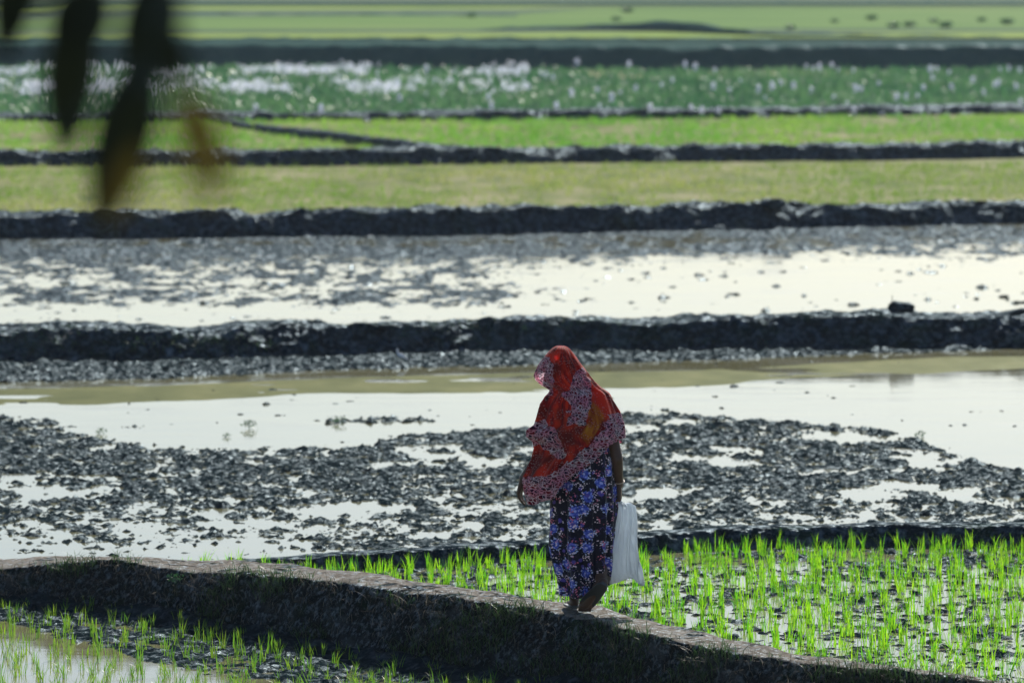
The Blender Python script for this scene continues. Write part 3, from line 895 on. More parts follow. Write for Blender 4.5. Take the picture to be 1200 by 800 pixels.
# sandals
def sole(a, b, nrm, wd, side):
    a, b = np.array(a), np.array(b); d = (b - a); ln = np.linalg.norm(d); d /= ln
    n = np.array(nrm, float); n -= d * (n @ d); n /= np.linalg.norm(n); sd = np.cross(d, n)
    u = np.linspace(0, 1, 24); wd_ = wd * (.5 + .18 * np.sin(u * np.pi * 1.0) * 0 + .5 * (.78 + .22 * np.sin((u - .35) * 5))) * np.clip(np.sin(np.pi * np.clip(u * .96 + .02, 0, 1)) * 2.6, 0, 1) ** .5 / 2
    ctr = a + d * (u * ln)[:, None]
    ring = []
    for hh in (0, .014):
        for sg in ((-1, 1) if hh == 0 else (1, -1)):
            ring.append(ctr + sd * (sg * wd_)[:, None] + n * hh)
    V = np.stack(ring, 1)
    return V.reshape(-1, 3), np.r_[grid_faces(24, 4, True), [[0, 1, 2, 3]], [[92, 93, 94, 95]]]
SOLES = [(heel + [.004, -.055, -.002], ball + np.array([-.012, .03, -.022]), (.1, 1, .45), .088), (L(673, 711.5, -.045), L(668, 713.5, .20), (0, 0, 1), .085)]
def mat_skin():
    t = NT('brown_skin'); P = t.coord()
    n = t.noise(P, 14, 4)
    col = t.mix(n, (.060, .030, .018), (.115, .060, .036))
    return t.surf(t.pbr(col, .5, t.bump(t.noise(P, 120, 3), .15, .003), .4))
M['skin'] = mat_skin()
body = remeshed('body', V, F, .0042, M['skin'], woman, 3)
tsn = NT('dark_rubber'); M['rubber'] = tsn.surf(tsn.pbr((.03, .035, .035), .4, None, .6))
for a, b, n_, wd in SOLES:
    Vs, Fs = sole(a, b, n_, wd, 1)
    so_ = link('sandal', mesh_data('sandal', Vs, Fs, M['rubber'], False), woman)
    bv = so_.modifiers.new('round', 'BEVEL'); bv.width = .003; bv.segments = 2
# ---------------- cloth
def ring_interp(rows, py):
    a = np.array(rows, float)
    return [np.interp(py, a[:, 0], a[:, i]) for i in range(1, a.shape[1])]

def drape(rows, ptop, pbot_fn, nth, nrow, folds, seed, cy_fn=None, dfn=None, power=1.0):
    """rows: (py, left px, right px, depth radius m, centre depth m)"""
    th = np.linspace(0, 2 * np.pi, nth, endpoint=False)
    pys = np.arange(ptop, 720, .5)
    l, r, ry, cy = ring_interp(rows, pys)
    V = np.zeros((nrow, nth, 3)); UV = np.zeros((nrow, nth, 2)); PP = np.zeros((nrow, nth, 2)); BB = np.zeros((nrow, nth))
    for i, t in enumerate(th):
        c, s = math.cos(t), math.sin(t)
        xs = (l + r) / 2 + (r - l) / 2 * c
        bot = pbot_fn(xs, s, t)
        k = np.argmax(pys >= bot) if np.any(pys >= bot) else len(pys) - 1
        pb = pys[k]
        v = np.linspace(0, 1, nrow) ** power
        pv = ptop + v * (pb - ptop)
        L_, R_, RY, CY = ring_interp(rows, pv)
        fo = folds(t, pv, (R_ - L_) / 2 / S)
        X = (L_ + R_) / 2 + ((R_ - L_) / 2 + fo * S) * c
        Y = CY + (RY + fo) * s
        V[:, i] = np.stack([(X - FX) / S, Y, (FY - pv) / S], -1)
        UV[:, i] = np.stack([np.full(nrow, t / 6.2832 * 1.05), (FY - pv) / S], -1)
        PP[:, i] = np.stack([X, pv], -1); BB[:, i] = pb - pv
    return V, UV, PP, BB, th

DR = [(468, 660, 704, .06, .02), (490, 658, 708, .085, .01), (505, 656, 712, .10, .0), (530, 650, 719, .130, 0), (555, 648, 721, .15, -.005), (580, 646.5, 722, .165, -.01), (600, 645, 722.5, .165, -.01),
      (640, 645.5, 721, .16, .0), (662, 650, 719, .155, .01), (680, 655, 716, .15, .01), (690, 657, 713, .15, .01), (700, 658, 711, .15, .01), (720, 658, 711, .15, .01)]
def dress_bot(xs, s, t):
    b = np.interp(xs, [650, 660, 680, 694, 700, 712, 722], [694, 696, 698, 696, 692, 686, 684])
    if s < 0:  # camera side: lifted over the trailing heel
        b = b - 26 * np.exp(-((xs - 706) / 11.0) ** 2) * (-s) ** .3
    return b
def dress_fold(t, pv, w):
    a = (pv - 500) / 200
    f = .016 * fbm(np.full_like(pv, t * 3.2), pv * .006, None, 3, 101) + .015 * np.sin(7 * t + .012 * pv + 1.5 * vn(t * 1.2, pv * .012, None, 105)) * np.clip(a, 0, 1) + .010 * np.sin(13 * t - .01 * pv + 1.3) * np.clip(a, 0, 1.2)
    f -= .022 * np.clip(a, 0, 1) * (np.abs(np.sin(3.5 * t + .6 * vn(pv * .01, pv * 0 + .5, None, 106) + .9)) ** 9 + .7 * np.abs(np.sin(5.5 * t + .7 - .003 * pv)) ** 12)
    return f + .004 * fbm(np.full_like(pv, t * 9), pv * .03, None, 2, 103)
V, UV, PP, BB, th = drape(DR, 468, dress_bot, 160, 150, dress_fold, 100)
def close_uv(V, UV, extra):
    # duplicate the seam column so the print does not smear
    V = np.concatenate([V, V[:, :1]], 1); U2 = UV[:, :1].copy(); U2[..., 0] += 1.05
    UV = np.concatenate([UV, U2], 1)
    extra = [np.concatenate([e, e[:, :1]], 1) for e in extra]
    return V, UV, extra

def mat_dress():
    t = NT('navy_floral_cotton')
    uv = t.coord('UV')
    base = (.006, .006, .020)
    wv = t.n('ShaderNodeVectorMath', _operation='ADD'); t.l(uv, wv.inputs[0])
    nz = t.n('ShaderNodeTexNoise'); t.l(uv, nz.inputs['Vector']); nz.inputs['Scale'].default_value = 22
    sc = t.n('ShaderNodeVectorMath', _operation='SCALE'); t.l(nz.outputs['Color'], sc.inputs[0]); sc.inputs['Scale'].default_value = .022
    t.l(sc.outputs[0], wv.inputs[1]); W = wv.outputs[0]
    def vor(scale, rand=.8, feat='F1', src=W):
        v = t.n('ShaderNodeTexVoronoi', _feature=feat, _voronoi_dimensions='2D'); t.l(src, v.inputs['Vector'])
        v.inputs['Scale'].default_value = scale; v.inputs['Randomness'].default_value = rand
        return v
    big = vor(9.0, .75)
    petals_ = t.noise(uv, 75, 2)
    d = t.math('ADD', big.outputs['Distance'], t.math('MULTIPLY', t.math('SUBTRACT', petals_, .5), .42))
    f1 = t.ramp(d, [(.22, 1.), (.30, 0.)])
    blue = t.ramp(t.noise(uv, 60, 3), [(.35, (.02, .035, .22)), (.55, (.07, .11, .58)), (.7, (.36, .42, .90))])
    col = t.mix(f1, base, blue)
    cen = t.ramp(big.outputs['Distance'], [(.045, 1.), (.085, 0.)])
    col = t.mix(cen, col, (.45, .5, .85))
    mid = vor(17, 1.0); 
    f2 = t.math('MULTIPLY', t.ramp(mid.outputs['Distance'], [(.16, 1.), (.22, 0.)]), t.ramp(t.noise(uv, 9, 2), [(.48, 0.), (.54, 1.)]))
    col = t.mix(f2, col, (.10, .07, .36))
    rg_ = t.math('MULTIPLY', t.ramp(d, [(.20, 0.), (.26, 1.), (.34, 1.), (.40, 0.)]), t.ramp(vor(58, 1.0).outputs['Distance'], [(.22, 1.), (.32, 0.)]))
    col = t.mix(rg_, col, (.55, .62, .90))
    sm = vor(80, 1.0)
    pick = t.ramp(t.noise(uv, 24, 2, .5), [(.53, 0.), (.57, 1.)])
    f3 = t.math('MULTIPLY', t.ramp(sm.outputs['Distance'], [(.24, 1.), (.36, 0.)]), pick)
    pk = t.mix(t.ramp(t.noise(uv, 13, 1), [(.5, 0.), (.56, 1.)]), (.92, .75, .82), (.75, .18, .28))
    col = t.mix(f3, col, pk)
    wl = vor(36, 1., 'DISTANCE_TO_EDGE')
    f4 = t.math('MULTIPLY', t.ramp(wl.outputs['Distance'], [(.02, 1.), (.05, 0.)]), t.ramp(t.noise(uv, 16, 2), [(.56, 0.), (.62, .5)]))
    col = t.mix(f4, col, (.18, .12, .5))
    b = t.bump(t.noise(uv, 220, 2), .2, .002)
    return t.surf(t.pbr(col, .85, b, .2, Sheen_Weight=.25, Sheen_Roughness=.4))
M['dress'] = mat_dress()
V, UV, ex = close_uv(V, UV, [PP])
def thick(o, t=.0015):
    m = o.modifiers.new('thickness', 'SOLIDIFY'); m.thickness = t; m.offset = 0
    return o
dress = thick(link('dress', mesh_data('dress', V, grid_faces(V.shape[0], V.shape[1]), M['dress'], True, UV.reshape(-1, 2)), woman))

# ---------------- headscarf
SR = [(404.5, 654, 660, .012, .065), (406, 650, 664, .045, .065), (408.5, 646.5, 667, .068, .065), (412, 643, 670, .088, .068), (418, 638, 674.5, .102, .07), (425, 632.5, 679.5, .112, .07),
      (433, 629, 685, .116, .07), (440, 627, 690, .116, .068), (445, 630, 694, .114, .062), (450, 635.5, 698, .112, .055), (454, 643, 702, .112, .048), (457, 647, 707, .116, .042),
      (460, 645, 711, .124, .035), (464, 640.5, 713.5, .132, .03), (471, 636.5, 716.5, .142, .02), (480, 634, 720.5, .152, .015), (488, 632, 723.5, .162, .01), (496, 630, 726.5, .17, .005), (500, 624, 727.5, .174, .002), (503, 621.5, 728, .178, .0), (510, 622, 728.5, .182, .0),
      (516, 629, 728, .182, .0), (524, 631, 727, .182, .0), (535, 627, 725, .185, .0), (550, 619.5, 722, .19, .0), (562, 614.5, 722, .195, .0), (578, 615, 722, .195, .0), (592, 620, 722, .195, .0), (720, 620, 722, .17, 0)]
BL = [(600, 588), (619, 588), (622, 588), (636, 584), (649, 578), (655, 566), (675, 550), (700, 531), (712, 518), (722, 512), (726, 513), (740, 505)]
def scarf_bot(xs, s, t):
    b = np.interp(xs, [a for a, _ in BL], [c for _, c in BL])
    if s > 0:
        f = np.interp(xs, [600, 640, 690, 740], [588, 575, 560, 512]); b = b + (f - b) * min(1, s * 1.6)
    return b + 1.2 * math.sin(9 * t)
def scarf_fold(t, pv, w):
    a = sstep(408, 470, pv)
    sk = t + .006 * (pv - 450)
    f = (.005 + .020 * a) * fbm(np.full_like(pv, 0) + sk * 4.2, pv * .010, None, 4, 111, .6)
    f += .009 * a * np.sin(9 * sk + .8 + 2 * vn(sk * 1.5, pv * .02, None, 114)) + .006 * a * np.sin(17 * sk - .03 * pv)
    f += .0035 * fbm(sk * 14, pv * .05, None, 2, 113)
    return f
V, UV, PP, BB, th = drape(SR, 404.5, scarf_bot, 220, 190, scarf_fold, 110, power=.9)
px_, py_ = PP[..., 0], PP[..., 1]
TH = np.broadcast_to(th[None, :], px_.shape)
camside = np.sin(TH) < .25
wv1 = 6.0 * fbm(px_ * .10, py_ * .10, None, 3, 122); tail = inpoly(px_ + wv1, py_ + wv1 * .6, [(668, 446), (676, 430), (684, 424), (690, 446), (692, 470), (688, 494), (663, 494), (667, 470), (660, 462)]) & (np.sin(TH) < -.15)
# the loose end of the scarf lies on top of the cape
lift = tail.astype(float)
for _ in range(3):
    lift[1:-1, 1:-1] = (lift[1:-1, 1:-1] * 2 + lift[:-2, 1:-1] + lift[2:, 1:-1] + lift[1:-1, :-2] + lift[1:-1, 2:]) / 6
V[..., 1] -= .014 * lift * camside
wob = 7.0 * fbm(px_ * .10, py_ * .10, None, 3, 120); wob2 = 7.0 * fbm(px_ * .10 + 9, py_ * .10, None, 3, 121)
lace = (BB + wob < 26 + 4 * (px_ < 665)) & (py_ > 480)
lace |= (px_ + wob < 646) & (py_ > 417) & (py_ < 462)
lace |= tail
lace |= (px_ + wob > 713) & (py_ > 482)
lace |= inpoly(px_ + wob * .6, py_ + wob2, [(610, 508), (624, 494), (640, 490), (655, 506), (664, 530), (655, 534), (640, 522), (625, 524)]) & (np.sin(TH) < .3)
orange_glow = inpoly(px_, py_, [(684, 468), (706, 468), (708, 486), (700, 500), (688, 517), (680, 505), (690, 490)]) & camside  # sunlight through the thin cloth, put into the colour as orange
red_glow = (inpoly(px_, py_, [(700, 450), (713, 468), (722, 490), (710, 486), (690, 462)]) | inpoly(px_, py_, [(622, 572), (628, 548), (642, 536), (640, 556), (630, 566)]) | inpoly(px_, py_, [(634, 420), (646, 411), (660, 408), (650, 424)])) & camside  # backlit edges of the cloth, painted as a brighter red
def blur(m, n=2):
    m = m.astype(float)
    for _ in range(n): m[1:-1, 1:-1] = (m[1:-1, 1:-1] * 2 + m[:-2, 1:-1] + m[2:, 1:-1] + m[1:-1, :-2] + m[1:-1, 2:]) / 6
    return m
ATT = np.stack([blur(lace, 1), blur(orange_glow, 4), blur(red_glow, 4)], -1)  # lace print first, then two masks of painted sun glow

def mat_scarf():
    t = NT('red_printed_scarf'); uv = t.coord('UV')
    a = t.n('ShaderNodeAttribute'); a.attribute_name = 'print'
    sep = t.n('ShaderNodeSeparateColor'); t.l(a.outputs['Color'], sep.inputs[0])
    m = t.mapping(uv, (26, 5, 1))
    n = t.noise(m, 1.6, 4, .6)
    red = t.ramp(n, [(.32, (.08, .004, .010)), (.44, (.62, .014, .012)), (.56, (.92, .07, .025))])
    red = t.mix(t.ramp(t.noise(uv, 5.5, 3, .6), [(.45, 0.), (.62, .75)]), red, (.10, .004, .012))  # maroon patches: uneven dye, with some shade put into the colour
    red = t.mix(sep.outputs[1], red, t.ramp(n, [(.35, (.45, .04, .01)), (.55, (.75, .26, .02)), (.7, (.85, .45, .04))]))
    red = t.mix(sep.outputs[2], red, (.85, .07, .03))
    # lace like border print
    nz = t.n('ShaderNodeTexNoise'); t.l(uv, nz.inputs['Vector']); nz.inputs['Scale'].default_value = 50
    sc = t.n('ShaderNodeVectorMath', _operation='SCALE'); t.l(nz.outputs['Color'], sc.inputs[0]); sc.inputs['Scale'].default_value = .03
    ad = t.n('ShaderNodeVectorMath', _operation='ADD'); t.l(uv, ad.inputs[0]); t.l(sc.outputs[0], ad.inputs[1])
    v = t.n('ShaderNodeTexVoronoi', _feature='DISTANCE_TO_EDGE', _voronoi_dimensions='2D'); t.l(ad.outputs[0], v.inputs['Vector']); v.inputs['Scale'].default_value = 62
    v2 = t.n('ShaderNodeTexVoronoi', _feature='F1', _voronoi_dimensions='2D'); t.l(ad.outputs[0], v2.inputs['Vector']); v2.inputs['Scale'].default_value = 42
    ln = t.ramp(v.outputs['Distance'], [(.07, 1.), (.17, 0.)])
    ring = t.ramp(v2.outputs['Distance'], [(.10, 0.), (.16, .8), (.22, .8), (.28, 0.)])
    pat = t.math('MAXIMUM', ln, ring)
    gnd = t.ramp(t.noise(uv, 30, 3), [(.4, (.02, .006, .05)), (.6, (.30, .012, .03))])
    lt = t.ramp(t.noise(uv, 18, 2), [(.4, (.90, .45, .60)), (.6, (.95, .84, .90))])
    lc = t.mix(pat, gnd, lt)
    col = t.mix(t.ramp(sep.outputs[0], [(.4, 0.), (.6, 1.)]), red, lc)
    # small light specks over the red cloth
    v3 = t.n('ShaderNodeTexVoronoi', _feature='F1', _voronoi_dimensions='2D'); t.l(uv, v3.inputs['Vector']); v3.inputs['Scale'].default_value = 85
    sp = t.math('MULTIPLY', t.ramp(v3.outputs['Distance'], [(.12, .7), (.22, 0.)]), t.ramp(t.noise(uv, 20, 1), [(.46, 0.), (.52, 1.)]))
    col = t.mix(sp, col, (.9, .5, .5))
    p = t.pbr(col, .75, t.bump(t.noise(uv, 200, 2), .15, .002), .25, Sheen_Weight=.8, Sheen_Roughness=.35)
    tr = t.n('ShaderNodeBsdfTranslucent'); t.l(t.mix(.5, col, (.9, .12, .03), 'MIX'), tr.inputs['Color'])
    t.l(col, tr.inputs['Color'])
    mx = t.n('ShaderNodeMixShader'); mx.inputs[0].default_value = .62
    t.l(p, mx.inputs[1]); t.l(tr.outputs[0], mx.inputs[2])
    return t.surf(mx.outputs[0])
M['scarf'] = mat_scarf()
V, UV, (ATT, PPc) = close_uv(V, UV, [ATT, PP])
Fq = grid_faces(V.shape[0], V.shape[1])
# opening for the face (front left, away from the camera)
nc = V.shape[1]; fi, fj = Fq[:, 0] // nc, Fq[:, 0] % nc
pyc = PPc[fi, fj, 1]; tc = np.degrees(np.append(th, 2 * np.pi)[fj])
dt = (tc - 125) / 42.0; dp = (pyc - 434) / 19.0
Fq = Fq[(dt ** 2 + dp ** 2) > 1]
scarf = thick(link('headscarf', mesh_data('headscarf', V, Fq, M['scarf'], True, UV.reshape(-1, 2), {'print': ATT.reshape(-1, 3)}), woman), .0012)
props(scarf, 'red headscarf with pink lace print borders and a painted orange sun glow')
# bangle on the right wrist
def torus(c, axis, R, r, n=28, m=8):
    ax = np.array(axis, float); ax /= np.linalg.norm(ax)
    s = np.cross(ax, [1, 0, .1]); s /= np.linalg.norm(s); u = np.cross(ax, s)
    a = np.linspace(0, 2 * np.pi, n, endpoint=False); b = np.linspace(0, 2 * np.pi, m, endpoint=False)
    A, B_ = np.meshgrid(a, b, indexing='ij')
    rad = np.cos(A)[..., None] * s + np.sin(A)[..., None] * u
    V = np.array(c) + rad * (R + r * np.cos(B_)[..., None]) + ax * (r * np.sin(B_))[..., None]
    F = grid_faces(n, m, True)
    last = np.array([[(n - 1) * m + j, (n - 1) * m + (j + 1) % m, (j + 1) % m, j] for j in range(m)])
    return V.reshape(-1, 3), np.r_[F, last]
tb = NT('pale_bangle'); M['bangle'] = tb.surf(tb.pbr((.45, .33, .25), .35, None, .5))
Vt, Ft = torus(RW + [0, 0, .018], RW - RE, .0285, .0035)
link('bangle', mesh_data('bangle', Vt, Ft, M['bangle']), woman)

# ---------------- bag
GP = np.array(grip)
bag = empty('carrier_bag', WLOC + Vector((GP[0], GP[1], GP[2])))
props(bag, 'crumpled white plastic carrier bag hanging from the walking person\'s right hand', 'bag')
def LB(px, py, y=0): return L(px, py, y) - GP
BR = [(588, 724, 737, .012, .0), (592, 722, 744, .03, .0), (598, 720.5, 745, .04, 0), (610, 718.5, 745.5, .05, 0), (630, 715, 746, .062, 0), (650, 712, 747.5, .07, 0), (668, 711, 750, .07, 0),
      (676, 713, 751, .06, 0), (683, 716, 752, .04, 0), (690, 718, 752, .02, 0), (720, 718, 752, .02, 0)]
def bag_bot(xs, s, t):
    return np.interp(xs, [710, 716, 724, 738, 744, 752], [678, 684, 681, 674, 678, 686])
def bag_fold(t, pv, w):
    a = np.clip((pv - 588) / 40, 0, 1)
    return a * (.020 * fbm(np.full_like(pv, t * 3.0) + .02 * (pv - 600) * .2, pv * .012, None, 4, 131, .6) + .012 * np.abs(vn(t * 5 + pv * .01, pv * .02, None, 133)) - .014 * np.abs(vn(t * 9 - pv * .02, pv * .035, None, 134)))
_bf = bag_fold
def bag_fold(t, pv, w): return _bf(t, pv, w) + .007 * np.sin(11 * t + 1) * np.exp(-(pv - 588) / 38) + .010 * np.abs(np.sin(3 * t + .03 * pv)) * np.clip((pv - 620) / 50, 0, 1)
V, UV, PP, BB, th = drape(BR, 588, bag_bot, 120, 110, bag_fold, 130)
V = V - GP + np.array([0, GP[1], 0])
# closed bottom: pull a last row to the middle line
lastrow = V[-1:].copy(); lastrow[..., 1] = lastrow[..., 1].mean(); lastrow[..., 2] += .008
V = np.concatenate([V, lastrow], 0)
def mat_bag():
    t = NT('white_plastic'); P = t.coord()
    n = t.noise(t.mapping(P, (3, 3, 1)), 9, 5, .6, dist=.6)
    col = t.mix(n, (.72, .76, .80), (.88, .89, .89))
    p = t.pbr(col, .38, t.bump(t.noise(t.mapping(P, (3, 3, .8)), 14, 5, .6, dist=1.2), 1.0, .03), .5)
    tr = t.n('ShaderNodeBsdfTranslucent'); tr.inputs['Color'].default_value = (.72, .80, .86, 1)
    mx = t.n('ShaderNodeMixShader'); mx.inputs[0].default_value = .5
    t.l(p, mx.inputs[1]); t.l(tr.outputs[0], mx.inputs[2]); return t.surf(mx.outputs[0])
M['bag'] = mat_bag()
link('bag_body', mesh_data('bag_body', V, grid_faces(V.shape[0], V.shape[1], True), M['bag']), bag)
# handles: gathered loops through the fist
for k, (dx, yy) in enumerate(((-.006, -.012), (.008, .014))):
    Vh, Fh = [], []
    pts = [np.array([-.02 + dx, GP[1] * 0 + yy, LB(0, 592)[2]]), np.array([-.012 + dx, yy * .6, -.012]), np.array([dx * .4, 0, .006]), np.array([.016 + dx, yy * .5, -.012]), np.array([.045 + dx, yy, LB(0, 592)[2]])]
    chain(Vh, Fh, pts, [.012, .006, .0055, .006, .012], flat=((1, 0, 0), .5), n=10)
    link('handle', mesh_data('handle', np.concatenate(Vh), np.concatenate(Fh), M['bag']), bag)

# ------------------------------------------------------------------ small white bird at the foot of the middle bank
bx_, by_ = G(470, 427, .0)
bird = empty('bird', (float(bx_), float(by_) - .05, .015))
props(bird, 'small white bird standing in the wet mud at the foot of the middle bank', 'bird')
V, F = [], []
ellipsoid(V, F, (0, 0, .075), (.042, .022, .024), np.array(Matrix.Rotation(.5, 3, 'Y')))
chain(V, F, [(-.026, 0, .088), (-.036, 0, .115), (-.034, 0, .132)], [.014, .008, .0125])
chain(V, F, [(.03, 0, .06), (.065, 0, .04)], [.013, .006])
tw = NT('white_feathers'); M['feather'] = tw.surf(tw.pbr(tw.mix(tw.noise(tw.coord(), 60, 3), (.6, .62, .62), (.8, .8, .8)), .8))
remeshed('body', V, F, .003, M['feather'], bird, 1)
tk = NT('dark_beak'); M['beak'] = tk.surf(tk.pbr((.03, .025, .02), .5))
V, F = [], []; capsule(V, F, (-.045, 0, .132), (-.066, 0, .127), .0035, .0012); link('beak', mesh_data('beak', np.concatenate(V), np.concatenate(F), M['beak']), bird)
for sy in (-.009, .009):
    V, F = [], []; chain(V, F, [(.0, sy, .06), (.006, sy, .028), (.0, sy, -.01)], [.003, .0022, .002]); chain(V, F, [(0, sy, -.008), (-.018, sy, -.01)], [.002, .0015])
    link('leg', mesh_data('leg', np.concatenate(V), np.concatenate(F), M['beak']), bird)

# ------------------------------------------------------------------ overhanging tree beside the viewpoint
tree = empty('tree', (-2.7, 8.4, float(-.16 + 2.95 * (1 - sstep(1.5, 10.5, 8.4)))))
props(tree, 'tree close to the viewpoint whose dark drooping leaves hang blurred into the top left corner', 'tree')
TZ = tree.location.z
def T(v): return np.array(v) - np.array([-2.7, 8.4, TZ])
def wobble_tube(pts, rad, n=16, sub=8, seed=0):
    pts = np.array(pts, float); k = len(pts)
    t = np.linspace(0, k - 1, (k - 1) * sub + 1)
    C = np.stack([np.interp(t, range(k), pts[:, i]) for i in range(3)], -1)
    for _ in range(3): C[1:-1] = (C[:-2] + 2 * C[1:-1] + C[2:]) / 4
    r = np.interp(t, range(k), rad)
    D = np.gradient(C, axis=0); D /= np.linalg.norm(D, axis=1)[:, None]
    ref = np.array([.3, .9, .2]); s = np.cross(D, ref); s /= np.linalg.norm(s, axis=1)[:, None]; u = np.cross(D, s)
    th = np.linspace(0, 2 * np.pi, n, endpoint=False)
    R = r[:, None] * (1 + .12 * vn(np.cos(th)[None, :] * 2 + C[:, :1] * 3, np.sin(th)[None, :] * 2 + C[:, 2:] * 3, None, seed))
    return (C[:, None] + R[..., None] * (np.cos(th)[None, :, None] * s[:, None] + np.sin(th)[None, :, None] * u[:, None])), grid_faces(len(t), n, True)
tb = NT('bark'); M['bark'] = tb.surf(tb.pbr(tb.mix(tb.noise(tb.mapping(tb.coord(), (8, 8, 2)), 3, 6, .7), (.03, .025, .02), (.12, .10, .08)), .9, tb.bump(tb.noise(tb.mapping(tb.coord(), (10, 10, 2)), 4, 5), 1, .02)))
V, F = wobble_tube([T((-2.7, 8.4, TZ - .2)), T((-2.65, 8.45, 2.5)), T((-2.5, 8.5, 4.2)), T((-2.55, 8.6, 6.2)), T((-2.3, 8.5, 8.0))], [.22, .17, .14, .10, .04], 20)
link('trunk', mesh_data('trunk', V, F, M['bark']), tree)
limbs = [[(-2.5, 8.5, 4.3), (-1.7, 8.5, 5.0), (-.9, 8.5, 4.95), (-.45, 8.5, 4.45)], [(-2.55, 8.6, 5.4), (-3.4, 8.9, 6.3), (-4.3, 9.2, 6.6)], [(-2.5, 8.6, 6.4), (-1.6, 8.3, 7.3), (-.9, 8.0, 7.6)], [(-2.6, 8.6, 6.0), (-2.8, 7.4, 6.9), (-3.0, 6.6, 7.2)]]
for lb in limbs:
    V, F = wobble_tube([T(p) for p in lb], np.linspace(.07, .008, len(lb)), 10)
    link('branch', mesh_data('branch', V, F, M['bark']), tree)
def leaf_np(n, base, d, nrm, ln, wd, droop):
    """broad pointed leaves; arrays of n"""
    u = np.linspace(0, 1, 9)[None, :]; prof = np.sin(np.pi * np.clip(u, .0, 1) ** .8) ** .75 + .02
    s = np.cross(d, nrm); s /= np.linalg.norm(s, axis=1)[:, None]; nn = np.cross(s, d)
    C = base[:, None] + d[:, None] * (u * ln[:, None])[..., None] + nn[:, None] * (-droop[:, None] * u ** 2 * ln[:, None])[..., None]
    W = (prof * wd[:, None] / 2)[..., None] * s[:, None]
    up = nn[:, None] * (prof * wd[:, None] * .12)[..., None]
    V = np.stack([C - W + up, C, C + W + up], 2)
    f = []
    for i in range(8):
        for j in range(2): f.append([i * 3 + j, i * 3 + j + 1, i * 3 + j + 4, i * 3 + j + 3])
    F = (np.array(f)[None] + (np.arange(n) * 27)[:, None, None]).reshape(-1, 4)
    return V.reshape(-1, 3), F
M['leafd'] = mat_leafy('broad_leaf', (.006, .010, .005), (.012, .018, .006), .12, .4, None, 6)
M['leafb'] = mat_leafy('browned_leaf', (.035, .030, .006), (.085, .065, .010), .32, .5, None, 6)
# hanging leaves seen in the frame: (base px, tip px, width px, distance)
for i, (a, b, w_, Yd, mt, lean) in enumerate([(a_, b_, w0, y0 * .8, m0, l0) for a_, b_, w0, y0, m0, l0 in [
        ((28, -70), (2, 76), 46, 8.3, 'leafd', .2), ((112, -30), (70, 92), 58, 8.4, 'leafd', .1), ((94, 10), (72, 186), 56, 8.6, 'leafd', -.2),
        ((186, -40), (160, 130), 56, 8.3, 'leafd', .15), ((174, 60), (112, 276), 60, 8.1, 'leafd', -.1), ((200, 30), (214, 122), 30, 7.0, 'leafd', .4),
        ((210, 100), (262, 236), 46, 6.2, 'leafb', .3), ((165, 170), (126, 266), 30, 6.6, 'leafb', .5), ((58, -60), (30, 20), 40, 8.4, 'leafd', .3), ((196, -30), (196, 75), 34, 7.5, 'leafd', -.3), ((168, 100), (140, 215), 44, 7.7, 'leafd', .2), ((222, 140), (240, 236), 26, 5.6, 'leafb', -.3), ((95, 40), (62, 150), 40, 7.6, 'leafd', .3)]]):
    A_, B_ = at(a[0], a[1], Yd), at(b[0], b[1], Yd + .04 * lean)
    d = B_ - A_; ln = np.linalg.norm(d); d /= ln
    nrm = np.array([lean, -1, .15])
    V, F = leaf_np(1, np.array([A_]), np.array([d]), np.array([nrm]), np.array([ln]), np.array([w_ * 1.22 / FPX * Yd]), np.array([.08]))
    o = link('leaf', mesh_data('leaf', V - [-2.7, 8.4, TZ], F, M[mt]), tree)
    if mt == 'leafb': props(o, 'browned yellowing leaf')
# twigs carrying them
for a, b, c in [((60, -160), (40, -80), (28, -70)), ((120, -160), (118, -60), (112, -30)), ((190, -160), (190, -70), (186, -40)), ((150, -150), (178, 10), (172, 62)), ((190, -60), (204, 20), (212, 112))]:
    V, F = wobble_tube([T(at(*a, 7.0)), T(at(*b, 6.8)), T(at(*c, 6.65))], [.005, .003, .002], 8)
    link('twig', mesh_data('twig', V, F, M['bark']), tree)
V, F = wobble_tube([T((-.45, 8.5, 4.45)), T(at(120, -158, 7.0)), T(at(190, -160, 7.0))], [.008, .006, .004], 8)
link('twig', mesh_data('twig', V, F, M['bark']), tree)
# crown above the frame
n = 3800
cc = np.array([(-2.4, 8.6, 7.2), (-4.0, 9.1, 6.8), (-1.2, 8.1, 7.5), (-2.9, 6.9, 7.2), (-2.4, 8.6, 8.3), (-1.5, 8.5, 6.2)])
ci = rng.integers(0, len(cc), n); Pc = cc[ci] + rng.normal(0, .55, (n, 3)) * [1, 1, .7]
d = rng.normal(0, .5, (n, 3)); d[:, 2] -= 1.0; d /= np.linalg.norm(d, axis=1)[:, None]
V, F = leaf_np(n, Pc, d, rng.normal(0, 1, (n, 3)), rng.uniform(.14, .24, n), rng.uniform(.045, .065, n), rng.uniform(0, .2, n))
link('crown', mesh_data('crown', V - [-2.7, 8.4, TZ], F, M['leafd']), tree)

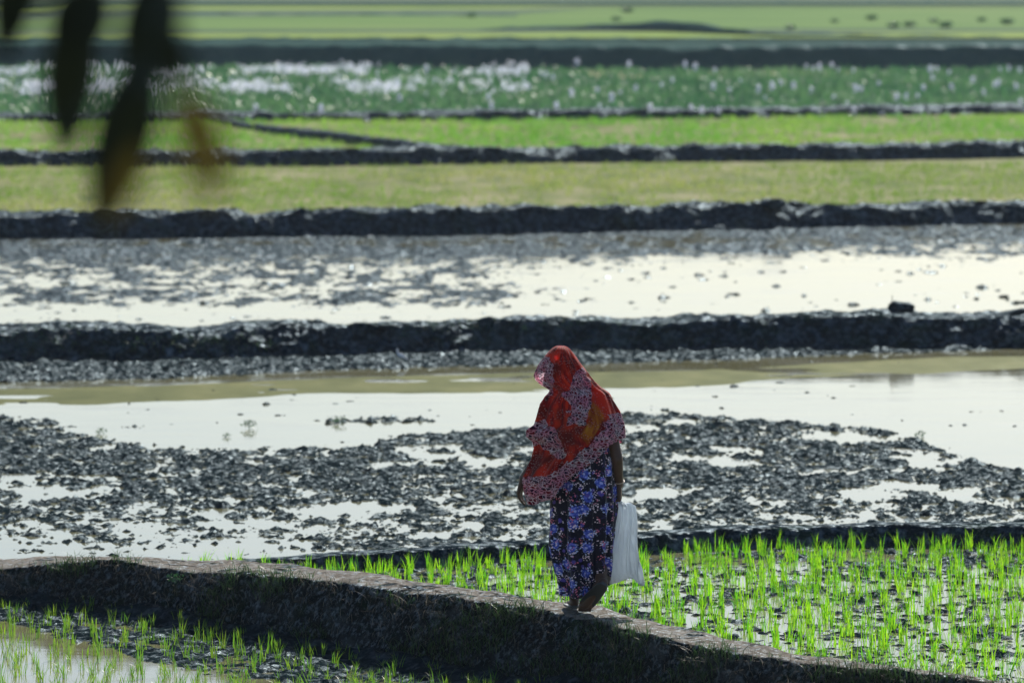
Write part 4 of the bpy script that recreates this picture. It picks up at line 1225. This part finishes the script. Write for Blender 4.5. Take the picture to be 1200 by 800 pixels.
# ------------------------------------------------------------------ air
HAZE = .00016
bx = np.array([[x, y, z] for x in (-900, 900) for y in (-300, 900) for z in (-1.3, 12.)], float)
ff = [[0, 1, 3, 2], [4, 6, 7, 5], [0, 4, 5, 1], [2, 3, 7, 6], [0, 2, 6, 4], [1, 5, 7, 3]]
hm = bpy.data.materials.new('haze_air'); hm.use_nodes = True; hm.node_tree.nodes.clear()
ho = hm.node_tree.nodes.new('ShaderNodeOutputMaterial'); hv = hm.node_tree.nodes.new('ShaderNodeVolumePrincipled')
hv.inputs['Color'].default_value = (.80, .90, 1, 1); hv.inputs['Density'].default_value = HAZE; hv.inputs['Anisotropy'].default_value = .2
hm.node_tree.links.new(hv.outputs[0], ho.inputs['Volume'])
if HAZE: props(link('haze', mesh_data('haze', bx, ff, hm, False)), kind='stuff')

# ------------------------------------------------------------------ light
SUN_EL, SUN_AZ = 33.0, 15.0     # azimuth from +Y towards +X
w = bpy.data.worlds.new('World'); SC.world = w; w.use_nodes = True
nt = w.node_tree; bg = nt.nodes['Background']
sky = nt.nodes.new('ShaderNodeTexSky'); sky.sky_type = 'NISHITA'; sky.sun_disc = False
sky.sun_elevation = math.radians(SUN_EL); sky.sun_rotation = math.radians(SUN_AZ)
sky.dust_density = .9; sky.air_density = 1.0; sky.ozone_density = 4.0
nt.links.new(sky.outputs[0], bg.inputs[0]); bg.inputs[1].default_value = .08
sl = bpy.data.lights.new('sun', 'SUN'); sl.energy = 5.0; sl.angle = math.radians(.5); sl.color = (1, .95, .86)
so = bpy.data.objects.new('sun', sl); COL.objects.link(so)
el, az = math.radians(SUN_EL), math.radians(SUN_AZ)
dv = Vector((math.sin(az) * math.cos(el), math.cos(az) * math.cos(el), math.sin(el)))
so.rotation_euler = dv.to_track_quat('Z', 'Y').to_euler(); so.location = dv * 60

cam = bpy.data.cameras.new('camera'); co = bpy.data.objects.new('camera', cam); COL.objects.link(co)
co.location = (0, 0, H); co.rotation_euler = (math.pi / 2 - PITCH, 0, 0)
cam.lens = 200; cam.sensor_width = 36; cam.clip_end = 6000; cam.clip_start = .1
cam.dof.use_dof = True; cam.dof.focus_distance = 33.2; cam.dof.aperture_fstop = 4.0
SC.camera = co
SC.view_settings.view_transform = 'Standard'; SC.view_settings.look = 'None'
SC.view_settings.exposure = .42; SC.view_settings.gamma = 1
SC.cycles.use_denoising = True
SC.cycles.max_bounces = 8; SC.cycles.volume_bounces = 1; SC.cycles.transparent_max_bounces = 8
